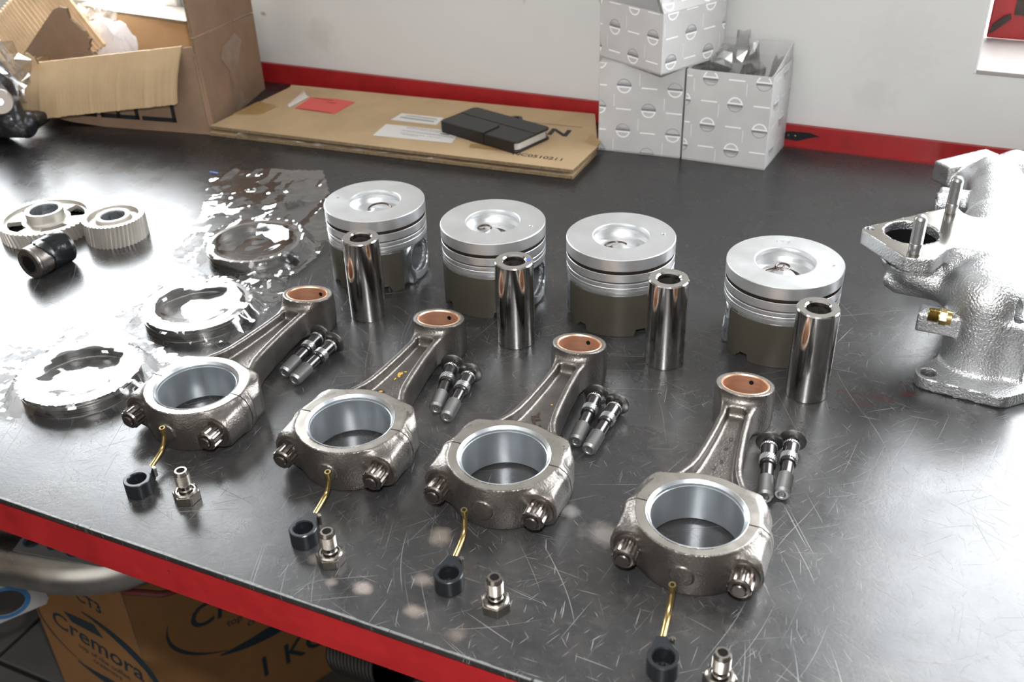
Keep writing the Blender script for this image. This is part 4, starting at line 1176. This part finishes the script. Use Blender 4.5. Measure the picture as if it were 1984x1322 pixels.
for i, (x, y, h_, lean, l_) in enumerate([(-.256, 1.190, .145, .006, 'tall'), (-.231, 1.186, .133, -.006, 'middle'), (-.213, 1.180, .120, .012, 'small')]):
    rr = random.Random(i + 9)
    v = []; f = []
    for a in range(5):
        for b_ in range(6):
            s_ = a / 4 - .5; q = b_ / 5
            v.append((x + s_ * .022 * (1 - .35 * q) + lean * q + rr.uniform(-.0015, .0015), y + .008 * math.sin(s_ * 7) + rr.uniform(-.002, .002) + .006 * q, .07 + (h_ - .07) * q + rr.uniform(-.002, .002)))
    for a in range(4):
        for b_ in range(5): p = a * 6 + b_; f += [(p, p + 6, p + 7), (p, p + 7, p + 1)]
    o = put('plastic_sleeve', mesh('sleeve', v, f), M['film2']); tag(o, '%s crumpled plastic sleeve sticking out of the open right carton' % l_, 'plastic sleeve', 'sleeves in the open carton')
# the top carton, turned with one corner to the front
t3, P3, B3 = carton('white printed carton stacked askew on top of the two others with its flaps open', [(-.4111, 1.1500), (-.3205, 1.1035), (-.2725, 1.1960), (-.3630, 1.2245)], .0680, (-.005, .012), False)
t3.location.z = .1112
# open flaps: right one leaning inwards and up, left and rear ones splayed out
def flap(parent, a, b_, up, out, h, mt='carton', pr=None, inset=.0):
    a, b_ = Vector(a), Vector(b_); ex = (b_ - a).normalized(); o_ = Vector(out).normalized() * math.cos(up) + Vector((0, 0, 1)) * math.sin(up)
    n_ = ex.cross(o_).normalized() * .0006
    c1, c2 = a + o_ * h + ex * inset, b_ + o_ * h - ex * inset
    mb = MB().add([a + n_, b_ + n_, c2 + n_, c1 + n_, a - n_, b_ - n_, c2 - n_, c1 - n_], [(0, 1, 2, 3), (7, 6, 5, 4), (0, 4, 5, 1), (1, 5, 6, 2), (2, 6, 7, 3), (3, 7, 4, 0)])
    o = put('flap', mb.me('flap'), M[mt], parent)
    if pr:
        mw, mg = MB(), MB(); print_face(mw, mg, a + (n_ * 1.5 if pr > 0 else -n_ * 1.5), ex, o_, (b_ - a).length, h, (.01, .01)); put('white_print', flat_me(mw, 'wp'), M['logo_white'], o)['kind'] = 'stuff'; put('silver_print', flat_me(mg, 'sp'), M['logo_grey'], o)['kind'] = 'stuff'
    return o
Z3 = Vector((0, 0, .0680))
flap(t3, P3[1] + Z3, P3[2] + Z3, 1.05, (-.9, .45, 0), .060, pr=1, inset=.004)
flap(t3, P3[3] + Z3, P3[0] + Z3, 1.25, (-.9, -.35, 0), .060, inset=-.004)
flap(t3, P3[2] + Z3, P3[3] + Z3, 1.30, (.3, .9, 0), .070, inset=-.006)

# ================================================================ flat folded carton with stickers, phone on top
fc_ = thing('flat_carton', 'flattened brown carton with printed letters and stickers lying along the wall', 'cardboard', (-.65, 1.11, 0))
def sheet(name, poly, z0, z1, mt, edge=True):
    o = put(name, MB().prism([(x + .65, y - 1.11) for x, y in poly], z0, z1).me(name), M[mt], fc_)
    if edge:
        me_ = o.data; me_.materials.append(M['card_edge'])
        for p in me_.polygons:
            if abs(p.normal.z) < .5: p.material_index = 1
    return o
sheet('lower_sheet', [(-.9030, 1.0040), (-.3999, 1.0340), (-.400, 1.1150), (-.452, 1.2225), (-.905, 1.2050)], .0004, .0042, 'card')
sheet('upper_sheet', [(-.9024, 1.0075), (-.60, 1.0220), (-.3995, 1.0334), (-.3976, 1.1115), (-.4410, 1.2200), (-.8938, 1.1823)], .0085, .0125, 'card')
put('fold', MB().tube([(-.90 + .65, 1.19 - 1.11, .006), (-.46 + .65, 1.220 - 1.11, .006)], .0055, 10).me('fold', True), M['card'], fc_)
# plastic wrap squeezed between the two sheets
rr = random.Random(4); v = []; f = []
for i in range(41):
    x = -.86 + i * .0112 + .65; y = 1.0065 + (.86 + x - .65) * .066 - 1.11
    for k in range(3): v.append((x, y + .004 * (k == 2) + rr.uniform(-.002, .001), [.0045, .0064, .0083][k] + rr.uniform(-.0006, .0006)))
for i in range(40):
    for k in range(2): p = i * 3 + k; f += [(p, p + 3, p + 4), (p, p + 4, p + 1)]
o = put('plastic_wrap', mesh('wrap', v, f), M['film2'], fc_); o['kind'] = 'stuff'
def decal(parent, poly, z, mt, name, off=(.65, -1.11)):
    return put(name, mesh(name, [(x + off[0], y + off[1], z) for x, y in poly], [tuple(range(len(poly)))]), M[mt], parent)
lb = decal(fc_, [(-.679, 1.050), (-.5715, 1.0604), (-.5789, 1.0996), (-.6836, 1.092)], .0128, 'paper', 'shipping_label')
lb2 = decal(fc_, [(-.6857, 1.1077), (-.6197, 1.1108), (-.6227, 1.1384), (-.6849, 1.1353)], .0128, 'paper', 'barcode_label')
mb = MB(); rr = random.Random(8)
for (x0, x1, y, h_) in [(-.652, -.600, 1.091, .0016), (-.650, -.605, 1.087, .0014), (-.652, -.575, 1.0795, .0010), (-.652, -.577, 1.0765, .0014), (-.650, -.615, 1.0695, .0015), (-.645, -.622, 1.0655, .0015), (-.612, -.590, 1.0700, .0012)]:
    x = x0
    while x < x1:
        w_ = rr.uniform(.0010, .0030); mb.add([(x + .65, y - 1.11, .01295), (x + .65 + w_, y - 1.11, .01295), (x + .65 + w_, y - 1.11 + h_, .01295), (x + .65, y - 1.11 + h_, .01295)], [(0, 1, 2, 3)]); x += w_ + rr.uniform(.0004, .0014)
mb.add([(x + .65, y - 1.11, .01295) for x, y in ((-.600, 1.0835), (-.588, 1.0830), (-.586, 1.0855), (-.590, 1.0868), (-.600, 1.0865))], [(0, 1, 2, 3, 4)])
put('label_lines', flat_me(mb, 'll'), M['ink_grey'], lb, )
mb = MB(); x = -.678
while x < -.628:
    w_ = rr.uniform(.0004, .0012)
    mb.add([(x + .65, 1.118 - 1.11, .01295), (x + .65 + w_, 1.118 - 1.11, .01295), (x + .65 + w_, 1.1235 - 1.11, .01295), (x + .65, 1.1235 - 1.11, .01295)], [(0, 1, 2, 3)]); x += w_ * 2
for y in (1.130, 1.1275):
    x = -.674
    while x < -.630:
        w_ = rr.uniform(.001, .003); mb.add([(x + .65, y - 1.11, .01295), (x + .65 + w_, y - 1.11, .01295), (x + .65 + w_, y - 1.11 + .0012, .01295), (x + .65, y - 1.11 + .0012, .01295)], [(0, 1, 2, 3)]); x += w_ + .0008
put('barcode', flat_me(mb, 'bc'), M['ink_grey'], lb2)
rs = decal(fc_, [(-.8342, 1.1021), (-.7696, 1.101), (-.7676, 1.1530), (-.7990, 1.1560), (-.8387, 1.1504)], .0129, 'red_label', 'red_sticker')
mb = MB()
for (x0, y0, x1, y1) in ((-.826, 1.1035, -.775, 1.1028), (-.832, 1.1475, -.800, 1.1475), (-.806, 1.139, -.790, 1.1385)):
    mb.add([(x0 + .65, y0 - 1.11, .0131), (x1 + .65, y1 - 1.11, .0131), (x1 + .65, y1 - 1.11 + .0013, .0131), (x0 + .65, y0 - 1.11 + .0013, .0131)], [(0, 1, 2, 3)])
put('sticker_lines', flat_me(mb, 'sl'), M['brown_ink'], rs)
v = []; f = []
for i in range(7):       # curled white backing along the left edge of the sticker
    a = i / 6 * 2.6
    for j in range(6): q = j / 5; v.append((-.8360 + .65 - .0055 * math.sin(a) * (.6 + .6 * q) - .006, 1.1035 + q * .047 - 1.11, .0131 + .0055 * (1 - math.cos(a)) * (.5 + .7 * q)))
for i in range(6):
    for j in range(5): p = i * 6 + j; f.append((p, p + 6, p + 7, p + 1))
put('curled_backing', mesh('cb', v, f, True), M['paper'], fc_)
for nm, P_ in (('tape_strip', [(-.545, 1.0545), (-.4914, 1.0600), (-.4905, 1.0700), (-.5480, 1.0670)]), ('tape_strip', [(-.420, 1.120), (-.3990, 1.110), (-.3990, 1.128), (-.4190, 1.150)]), ('tape_strip', [(-.902, 1.055), (-.865, 1.065), (-.860, 1.105), (-.900, 1.110)])):
    decal(fc_, P_, .0127, 'tape', nm)
mb = MB(); add_me(mb, text_me('NISSAN', .031, .0011, sx=1.20), Matrix.Translation((-.5700 + .65, 1.1215 - 1.11, .0128)) @ Matrix.Rotation(.07, 4, 'Z'))
mb.add([(-.52 + .65, 1.160 - 1.11, .0128), (-.438 + .65, 1.166 - 1.11, .0128), (-.438 + .65, 1.1668 - 1.11, .0128), (-.52 + .65, 1.1608 - 1.11, .0128)], [(0, 1, 2, 3)])
put('printed_letters', flat_me(mb, 'pl'), M['ink'], fc_)
mb = MB(); add_me(mb, text_me('NC0510211', .0115, .0001, sx=1.15), Matrix.Translation((-.4860 + .65, 1.0515 - 1.11, .0128)) @ Matrix.Rotation(.03, 4, 'Z'))
put('printed_code', flat_me(mb, 'pc'), M['ink'], fc_)

ph = thing('phone', 'smartphone in a black leather flip case lying on the flat carton', 'phone', (-.532, 1.104, .0127), math.radians(-17))
Lp, Wp, Hp = .064, .0330, .0150
def rrect(a, b_, r, n=5):
    P = []
    for (cx, cy, s_) in ((a - r, b_ - r, 0), (-a + r, b_ - r, 1), (-a + r, -b_ + r, 2), (a - r, -b_ + r, 3)):
        for i in range(n + 1): t_ = PI / 2 * (s_ + i / n); P.append((cx + r * math.cos(t_), cy + r * math.sin(t_)))
    return P
put('back_cover', MB().prism(rrect(Lp, Wp, .007), 0, .0028).me('bk', bevel=.0007), M['leather'], ph)
put('phone_body', MB().prism(rrect(Lp - .002, Wp - .003, .007), .0028, Hp - .0028).me('pb', bevel=.0007), M['screen'], ph)
put('front_cover', MB().prism(rrect(Lp, Wp, .007), Hp - .0028, Hp).me('fc', bevel=.0009), M['leather'], ph)
put('spine', MB().box((-Lp + .003, -Wp - .0012, .0003), (Lp - .004, -Wp + .0015, Hp - .0003)).me('sp', bevel=.001), M['leather'], ph)
put('left_edge', MB().box((-Lp - .0008, -Wp + .002, .001), (-Lp + .002, Wp - .004, Hp - .001)).me('le', bevel=.001), M['leather'], ph)
put('closing_strap', MB().box((-.012, -Wp - .0022, .0008), (.012, -Wp - .0008, Hp + .0012)).box((-.012, -Wp - .002, Hp), (.012, -.004, Hp + .0013)).me('cs', bevel=.0006), M['leather'], ph)
put('seam', MB().box((-Lp + .002, .004, Hp), (Lp - .002, .0048, Hp + .0004)).me('se'), M['leather'], ph)
put('rear_loop', MB().lathe([(.0045, .002), (.0085, .002), (.0085, .0140), (.0045, .0140)], 20, Matrix.Translation((.006, Wp + .0005, 0)), closed=True).me('rl', True, 40), M['leather'], ph)

# ================================================================ big torn carton on the left
A_, B_, F_ = Vector((-.906, 1.009, 0)), Vector((-.951, 1.191, 0)), Vector((-1.166, .968, 0)); D_ = F_ + B_ - A_
bx = thing('torn_carton', 'big torn brown carton with its flaps folded out at the left of the bench', 'cardboard box', A_)
def quad_slab(name, pts, th, mt, parent, mat_edge='card_edge', sub=1):
    """a board through pts (polygon in one plane) with real thickness"""
    P = [Vector(p) for p in pts]; n_ = Vector((0, 0, 0))
    for i in range(len(P)): n_ += (P[i] - P[0]).cross(P[(i + 1) % len(P)] - P[0])
    n_.normalize(); k = len(P)
    v = [p + n_ * th / 2 for p in P] + [p - n_ * th / 2 for p in P]
    f = [tuple(range(k)), tuple(reversed(range(k, 2 * k)))] + [(i, k + i, k + (i + 1) % k, (i + 1) % k) for i in range(k)]
    o = put(name, MB().add(v, f).me(name), M[mt], parent)
    me_ = o.data; me_.materials.append(M[mat_edge])
    for p in me_.polygons:
        if abs(p.normal.dot(n_)) < .5: p.material_index = 1
    return o
def L(p): return Vector(p) - A_
def torn(a, b_, n, amp, seed, nz=None):
    """points of a ragged edge from a to b"""
    a, b_ = Vector(a), Vector(b_); rr = random.Random(seed); d = b_ - a; s_ = (nz or Vector((0, 0, 1)))
    return [a + d * (i / n) + s_ * rr.uniform(-amp, amp) + d.normalized() * rr.uniform(-amp, amp) * .5 for i in range(1, n)]
hF, hA, hB, hD = .080, .116, .110, .100
z_ = lambda h: Vector((0, 0, h))
def lerp(a, b_, t_): return a + (b_ - a) * t_
# bottom edge of the front panel curls up at its crushed left corner
fp = [L(A_), L(A_) + z_(hA), L(F_) + z_(hF), L(F_) + z_(.012), lerp(L(A_), L(F_), .80) + z_(.0035), lerp(L(A_), L(F_), .62)]
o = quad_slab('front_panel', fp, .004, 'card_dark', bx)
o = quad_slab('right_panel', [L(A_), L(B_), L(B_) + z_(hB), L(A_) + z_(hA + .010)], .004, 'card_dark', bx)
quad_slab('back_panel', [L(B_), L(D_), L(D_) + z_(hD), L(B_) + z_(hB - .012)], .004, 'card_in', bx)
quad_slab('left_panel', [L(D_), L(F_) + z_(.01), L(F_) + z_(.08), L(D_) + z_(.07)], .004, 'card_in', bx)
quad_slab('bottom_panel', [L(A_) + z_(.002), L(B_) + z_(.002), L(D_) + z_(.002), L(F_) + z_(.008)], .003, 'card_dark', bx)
# right flap standing up above the crease
up = Vector((-.010, -.004, .125)); A2, B2_ = L(A_) + z_(hA + .012), L(B_) + z_(hB + .002)
quad_slab('right_flap', [A2, B2_, B2_ + Vector((.004, -.006, .12)), A2 + Vector((.0, .0, .12))], .004, 'card_dark', bx)
# corner tape torn strip on the right panel
nrm = (B_ - A_).normalized().cross(Vector((0, 0, 1))).normalized()
def onr(t_, h): return lerp(L(A_), L(B_), t_) + z_(h) + nrm * .0026
tp = [onr(.40, .095), onr(.62, .102), onr(.72, .088), onr(.60, .060), onr(.58, .030), onr(.62, .004), onr(.44, .002), onr(.42, .035), onr(.44, .060), onr(.34, .082)]
put('old_tape', mesh('old_tape', tp, [tuple(range(len(tp)))]), M['tape_old'], bx)
# fold line along the front right corner
quad_slab('corner_fold', [L(A_) + Vector((.0015, -.0025, 0)), L(A_) + Vector((.0035, .006, 0)), L(A_) + Vector((.0005, .004, .108)), L(A_) + Vector((-.001, -.0025, .108))], .0015, 'card_dark', bx)
# the front flap folded outwards, its corrugation lines standing out
fu = (F_ - A_).normalized(); fo = Vector((fu.y, -fu.x, 0)); fo = -fo if fo.y > 0 else fo
def flapface():
    v = []; f = []; N_ = 120; rr = random.Random(2)
    tl, tr = L(F_) + z_(.0815) + Vector((.000, -.006, 0)), L(A_) + z_(hA) + Vector((-.016, -.004, 0))
    bl, br = tl + Vector((.012, -.034, -.066)), tr + Vector((.000, -.030, -.066))
    for i in range(N_ + 1):
        t_ = i / N_
        a, b_ = lerp(tl, tr, t_), lerp(bl, br, t_)
        lf = .00022 * math.sin(t_ * 260) + .0016 * (mn.noise(Vector((t_ * 14, 0, 0)))) + .0010 * (1 if (mn.noise(Vector((t_ * 40, 4, 0))) > .25) else 0)
        for k in range(5):
            q = k / 4; p = lerp(a, b_, q) + fo * (lf + .006 * math.sin(q * PI)) + z_(0)
            if k == 4: p = p + Vector((0, 0, rr.uniform(-.0006, .0006)))
            v.append(p)
    n0 = len(v)
    v += [p - fo * .004 for p in v]
    W_ = 5
    for i in range(N_):
        for k in range(4):
            p = i * W_ + k; f.append((p, p + 1, p + W_ + 1, p + W_)); q = n0 + p; f.append((q, q + W_, q + W_ + 1, q + 1))
        p = i * W_ + 4; f.append((p, n0 + p, n0 + p + W_, p + W_)); p = i * W_; f.append((p, p + W_, n0 + p + W_, n0 + p))
    for k in range(4): p = k; f.append((p, n0 + p, n0 + p + 1, p + 1)); p = N_ * W_ + k; f.append((p, p + 1, n0 + p + 1, n0 + p))
    return MB().add(v, f).me('ff', True, 50)
put('front_flap', flapface(), M['card'], bx)
# rear flap lying outwards in the window light
quad_slab('rear_flap', [L(p) for p in [(-1.0393, 1.1500, .100), (-1.10, 1.155, .1005), (-1.18, 1.160, .101), (-1.2442, 1.165, .1045), (-1.262, 1.182, .101), (-1.255, 1.205, .099), (-1.20, 1.222, .098), (-1.10, 1.224, .097), (-1.03, 1.222, .097), (-.99, 1.20, .100)]], .004, 'liner_white', bx)
# inner flap at the left with a torn corner
q0 = L(F_) + z_(.030) + Vector((.02, .01, 0))
quad_slab('inner_flap', [L(p) for p in [(-1.2261, 1.02, .072), (-1.1429, 1.02, .142), (-1.1300, 1.02, .1465), (-1.1185, 1.02, .1455), (-1.1177, 1.02, .1323), (-1.1088, 1.02, .1262), (-1.101, 1.02, .1195), (-1.0963, 1.02, .117), (-1.0925, 1.02, .110), (-1.0877, 1.02, .1074), (-1.0935, 1.02, .101), (-1.092, 1.02, .097), (-1.098, 1.02, .0925), (-1.094, 1.02, .089), (-1.0911, 1.02, .0855), (-1.0793, 1.02, .0824), (-1.0778, 1.02, .0554), (-1.2052, 1.02, .030)]], .004, 'card_dark', bx)
quad_slab('torn_piece', [L(p) for p in [(-1.1619, .955, .0977), (-1.1483, .955, .0969), (-1.142, .955, .1015), (-1.1376, .955, .1007), (-1.132, .955, .0965), (-1.1269, .955, .0976), (-1.1238, .955, .088), (-1.1586, .955, .0781), (-1.1675, .955, .0882)]], .003, 'card', bx)
# stencilled box letters on the front panel, partly under the flap
mb = MB()
Mx = plane_M(L(F_) + fo * .0024, -fu, (0, 0, 1))       # x runs left to right along the front panel
def bar(x0, y0, x1, y1): mb.add([Mx @ Vector(p) for p in ((x0, y0, 0), (x1, y0, 0), (x1, y1, 0), (x0, y1, 0))], [(0, 1, 2, 3)])
def glyph(x, w, s_):
    th, b0, tt = .0060, .0135, .060
    if 'l' in s_: bar(x, b0, x + th, tt)
    if 'r' in s_: bar(x + w - th, b0, x + w, tt)
    if 'b' in s_: bar(x, b0, x + w, b0 + th)
    if 't' in s_: bar(x, tt - th, x + w, tt)
    if 'c' in s_: bar(x + w * .42, b0, x + w * .42 + th, tt)
    if 'm' in s_: bar(x, .036, x + w, .036 + th)
glyph(.062, .034, 'lrbt'); glyph(.102, .060, 'lrbct'); glyph(.150, .012, 'm'); glyph(.166, .052, 'rbt')
put('stencil_letters', flat_me(mb, 'sl'), M['ink'], bx)

# corrugated board leaning behind the left end of the carton, flutes exposed
def flutes():
    v = []; f = []; N_ = 300; K = 6
    o_ = Vector((-1.3500, 1.060, .085)); u_ = Vector((.118, .047, .086)); w_ = Vector((.115, -.035, -.088)); n_ = u_.cross(w_).normalized()
    for i in range(N_ + 1):
        t_ = i / N_
        for k in range(K + 1):
            q = k / K; v.append(o_ + u_ * t_ + w_ * q + n_ * (.0021 * math.sin(t_ * 2 * PI * 24) + .006 * mn.noise(Vector((t_ * 3, q * 2, 0)))))
    n0 = len(v); v += [p - n_ * .003 for p in v]
    for i in range(N_):
        for k in range(K): p = i * (K + 1) + k; f.append((p, p + 1, p + K + 2, p + K + 1)); q = p + n0; f.append((q, q + K + 1, q + K + 2, q + 1))
        p = i * (K + 1) + K; f.append((p, n0 + p, n0 + p + K + 1, p + K + 1)); p = i * (K + 1); f.append((p, p + K + 1, n0 + p + K + 1, n0 + p))
    c0 = o_.copy()
    return MB().add([p - c0 for p in v], f).me('fl', True, 60), c0
fm, c0 = flutes()
o = put('corrugated_board', fm, M['flute'], None, c0); tag(o, 'sheet of corrugated board with bare flutes behind the torn carton', 'cardboard')
crumple('packing_plastic', 'crumpled white packing plastic glowing inside the torn carton', 'plastic', (-1.185, 1.125, .090), .032, .016, .030, 'film2', 21, .8)
o = crumple('packing_foam', 'crumpled white sheet deeper inside the torn carton beside the plastic', 'plastic', (-1.140, 1.105, .072), .038, .016, .036, 'foam', 25, .5)
crumple('dark_part', 'small black part lying at the bottom of the torn carton', 'engine part', (-1.030, 1.120, .030), .018, .01, .008, 'rubber', 33, .4)

# oily engine part in plastic at the left edge
ep = thing('fuel_pump', 'oily dark engine part with a round bushing wrapped in clear plastic at the left edge', 'engine part', (-1.135, .90, 0))
def ep_sdf(x, y, z):
    d = rbox(x, y, z, (-.02, 0, .022), (.050, .036, .008), .006, .3)
    d = smin(d, capsule(x, y, z, (-.03, .0, .02), (.010, -.010, .034), .020), .006)
    d = smin(d, capsule(x, y, z, (-.02, .01, .03), (-.01, .0, .080), .020), .008)
    d = smin(d, capsule(x, y, z, (.010, -.006, .050), (-.02, .0, .055), .014), .005)
    d = smin(d, capsule(x, y, z, (.020, .0, .020), (.022, .004, .028), .013), .004)
    d = smin(d, capsule(x, y, z, (-.05, .0, .0), (-.05, .0, .05), .018), .006)
    return d
put('housing', snet('housing', ep_sdf, (-.09, -.06, -.002), (.06, .06, .115), .002), M['oily'], ep)
dv = Vector((0.78, -.55, .30)).normalized(); Mb = Matrix.Translation((.014, -.022, .062)) @ dv.to_track_quat('Z', 'Y').to_matrix().to_4x4()
put('round_bushing', MB().lathe([(.0045, .004), (.0150, .004), (.0165, .002), (.0165, -.010), (.0045, -.010)], 40, Mb, closed=True).me('rb', True, 35), M['washer'], ep)
put('bushing_core', MB().lathe([(.0001, .003), (.0042, .003), (.0042, -.01)], 24, Mb).me('rc', True, 40), M['chrome'], ep)
crumple('clear_wrap', '', '', (-.010, .0, .085), .042, .032, .045, 'film', 14, .5, ep)

# ================================================================ under the bench
ZB = -.50
C1 = Vector((-.8991, .6627, 0)); C2 = C1 + Vector((-.9941, .1082, 0)) * .235; C3 = C1 + Vector((.42, .908, 0)).normalized() * .42
cb = thing('coffee_carton', 'brown creamer carton with blue printed lettering under the bench', 'cardboard box', (C1.x, C1.y, ZF))
def cface(name, a, b_, th=.003):
    a, b_ = Vector(a), Vector(b_); ex = (b_ - a).normalized(); n_ = Vector((ex.y, -ex.x, 0))
    if n_.y > 0: n_ = -n_
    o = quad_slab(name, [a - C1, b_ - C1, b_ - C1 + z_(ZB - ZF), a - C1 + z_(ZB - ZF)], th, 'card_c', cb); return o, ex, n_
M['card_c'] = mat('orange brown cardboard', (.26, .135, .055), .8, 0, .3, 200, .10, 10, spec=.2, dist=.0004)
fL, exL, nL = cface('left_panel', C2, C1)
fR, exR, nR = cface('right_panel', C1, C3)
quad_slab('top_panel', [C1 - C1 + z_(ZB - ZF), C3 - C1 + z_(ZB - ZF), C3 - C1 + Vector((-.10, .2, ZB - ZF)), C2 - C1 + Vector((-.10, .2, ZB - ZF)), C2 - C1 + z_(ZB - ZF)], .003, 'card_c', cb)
def swoosh(mb, Mx, cx, cy, a, b_, a0, a1, th, rot=0, taper=True, n=40):
    v = []; f = []
    for i in range(n + 1):
        t_ = a0 + (a1 - a0) * i / n; k = math.sin(PI * i / n) if taper else 1; w_ = th * (.12 + .88 * k)
        for s_ in (0, 1):
            x, y = (a - s_ * w_) * math.cos(t_), (b_ - s_ * w_) * math.sin(t_)
            v.append(Mx @ Vector((cx + x * math.cos(rot) - y * math.sin(rot), cy + x * math.sin(rot) + y * math.cos(rot), 0)))
    for i in range(n): f.append((2 * i, 2 * i + 1, 2 * i + 3, 2 * i + 2))
    mb.add(v, f)
H_ = ZB - ZF
def coffee_logo(mb, Mx, s_):
    add_me(mb, text_me('Cremora', .040 * s_, .0006, 0, .12), Mx @ Matrix.Translation((-.080 * s_, -.006 * s_, 0)))
    add_me(mb, text_me('top of the coffee', .0125 * s_, .0001), Mx @ Matrix.Translation((-.040 * s_, -.022 * s_, 0)))
    add_me(mb, text_me('creamers', .0125 * s_, .0001), Mx @ Matrix.Translation((-.018 * s_, -.034 * s_, 0)))
    swoosh(mb, Mx, 0, 0, .098 * s_, .058 * s_, -.35, 1.75, .016 * s_)
    swoosh(mb, Mx, 0, -.004 * s_, .100 * s_, .060 * s_, -2.1, -.55, .016 * s_)
    swoosh(mb, Mx, 0, 0, .103 * s_, .058 * s_, 2.9, 4.3, .004 * s_)
    mb.add([Mx @ Vector(p) for p in ((-.052 * s_, .034 * s_, 0), (.000 * s_, .046 * s_, 0), (.012 * s_, .030 * s_, 0), (-.040 * s_, .022 * s_, 0))], [(0, 1, 2, 3)])
wL = (C1 - C2).length
mb = MB(); s_ = 1.02
coffee_logo(mb, plane_M(C2 - C1 + exL * .135 + nL * .0018 + z_(H_ - .185), exL, (0, 0, 1)) @ Matrix.Rotation(-.12, 4, 'Z'), 1.28)
add_me(mb, text_me('CT3', .030, .0006), plane_M(C2 - C1 + exL * .120 + nL * .0018 + z_(H_ - .085), exL, (0, 0, 1)) @ Matrix.Rotation(-.1, 4, 'Z'))
put('printed_logo', flat_me(mb, 'lg'), M['ink_blue'], fL)
mb = MB()
Mr = plane_M(exR * .185 + nR * .0018 + z_(H_ - .150), exR, (0, 0, 1)) @ Matrix.Rotation(-.12, 4, 'Z')
coffee_logo(mb, Mr, 1.45)
add_me(mb, text_me('1 KG', .060, .0006), plane_M(exR * .150 + nR * .0018 + z_(H_ - .315), exR, (0, 0, 1)) @ Matrix.Rotation(-.05, 4, 'Z'))
put('printed_logo', flat_me(mb, 'lg2'), M['ink_blue'], fR)

# bent exhaust pipe lying on the carton
PZ = ZB + .0415
pts = smoothline([(-1.30, .575, PZ), (-1.10, .603, PZ), (-1.00, .621, PZ), (-.925, .640, PZ), (-.865, .680, PZ + .004), (-.825, .75, PZ + .010), (-.81, .84, PZ + .012)], 8)
t = thing('exhaust_pipe', 'thick bent stainless exhaust pipe lying on the carton under the bench', 'pipe', (-1.0, .62, ZB))
put('pipe', MB().tube([p - Vector((-1.0, .62, ZB)) for p in pts], .0375, 40).me('pipe', True, 60), M['pipe'], t)
put('dark_end', MB().tube([p - Vector((-1.0, .62, ZB)) for p in pts[-12:]], .0390, 40).me('pe', True, 60), M['rust'], t)
# head gaskets
def gasket(label, Mx, w, h, holes, frame_col):
    t = thing('gasket', label, 'gasket', Mx.translation, 0, 'blue and grey gaskets')
    Mz = Matrix.Translation(-Mx.translation) @ Mx
    bm = MB(); n = 32
    # plate cut into cells so the openings are real
    nx = len(holes)
    for i, r_ in enumerate(holes):
        x0, x1 = w * i / nx, w * (i + 1) / nx; cx, cy = (x0 + x1) / 2, h / 2
        out = []
        for k in range(n):
            a = 2 * PI * k / n; c_, s_ = math.cos(a), math.sin(a); m_ = min((x1 - x0) / 2 / max(abs(c_), 1e-6), h / 2 / max(abs(s_), 1e-6)); out.append((cx + c_ * m_, cy + s_ * m_))
        for k in range(n):
            a, b2 = 2 * PI * k / n, 2 * PI * (k + 1) / n
            q = [(cx + r_ * math.cos(a), cy + r_ * .8 * math.sin(a)), out[k], out[(k + 1) % n], (cx + r_ * math.cos(b2), cy + r_ * .8 * math.sin(b2))]
            bm.prism(q, 0, .0012, Mz)
    put('plate', bm.me('pl'), M['gasket_w'], t)
    bl = MB()
    for i, r_ in enumerate(holes):
        cx, cy = w * (i + .5) / nx, h / 2; bl.lathe([(r_ * 1.0, .0015), (r_ * 1.28, .0015)], 32, Mz @ Matrix.Translation((cx, cy, 0)) @ Matrix.Diagonal((1, .8, 1, 1)))
    put('blue_bead', flat_me(bl, 'bb'), M['gasket'], t)
G1 = plane_M((-.9855, .5962, -.415), (.107, .0177, 0), (-.0086, .025, .004))
gasket('blue coated gasket with round openings behind the exhaust pipe', G1, .130, .034, [.009, .007, .011, .009], 0)
ex = Vector((.06, .036, .012)).normalized(); ey = Vector((-.02, -.012, .075)).normalized()
G2 = plane_M((-1.0656, .5605, -.560), (.068, .068, .02), (.004, .008, .06))
gasket('grey gasket with a big blue bordered opening leaning on the coffee carton', G2, .098, .056, [.025], 1)
# black hose stub, metal tube and red strap farther right
t = thing('rubber_hose', 'ribbed black hose end lying under the bench', 'hose', (-.56, .69, ZB - .02))
mb = MB(); pr = []
for i in range(14): pr += [(.030, i * .008), (.0325, i * .008 + .003), (.0325, i * .008 + .006)]
mb.lathe(pr, 32, Matrix.Translation((-.01, .01, 0)) @ Matrix.Rotation(1.1, 4, 'Y') @ Matrix.Rotation(.3, 4, 'X'))
put('hose', mb.me('hs', True, 50), M['rubber'], t)
t = thing('metal_tube', 'pale metal tube lying behind the black hose under the bench', 'tube', (-.43, .69, ZB - .02))
put('tube', MB().tube([(-.045, 0, .0), (.16, -.01, -.02)], .019, 24).me('mt', True, 50), M['pipe'], t)
t = thing('red_strap', 'dull red strap crossing the carton behind the pipe end', 'strap', (-.86, .66, ZB))
put('strap', MB().tube(smoothline([(-.02, -.01, .004), (.01, -.004, .008), (.04, .01, .006), (.06, .05, .004)], 5), .0045, 8).me('rs', True), M['redstrap'], t)
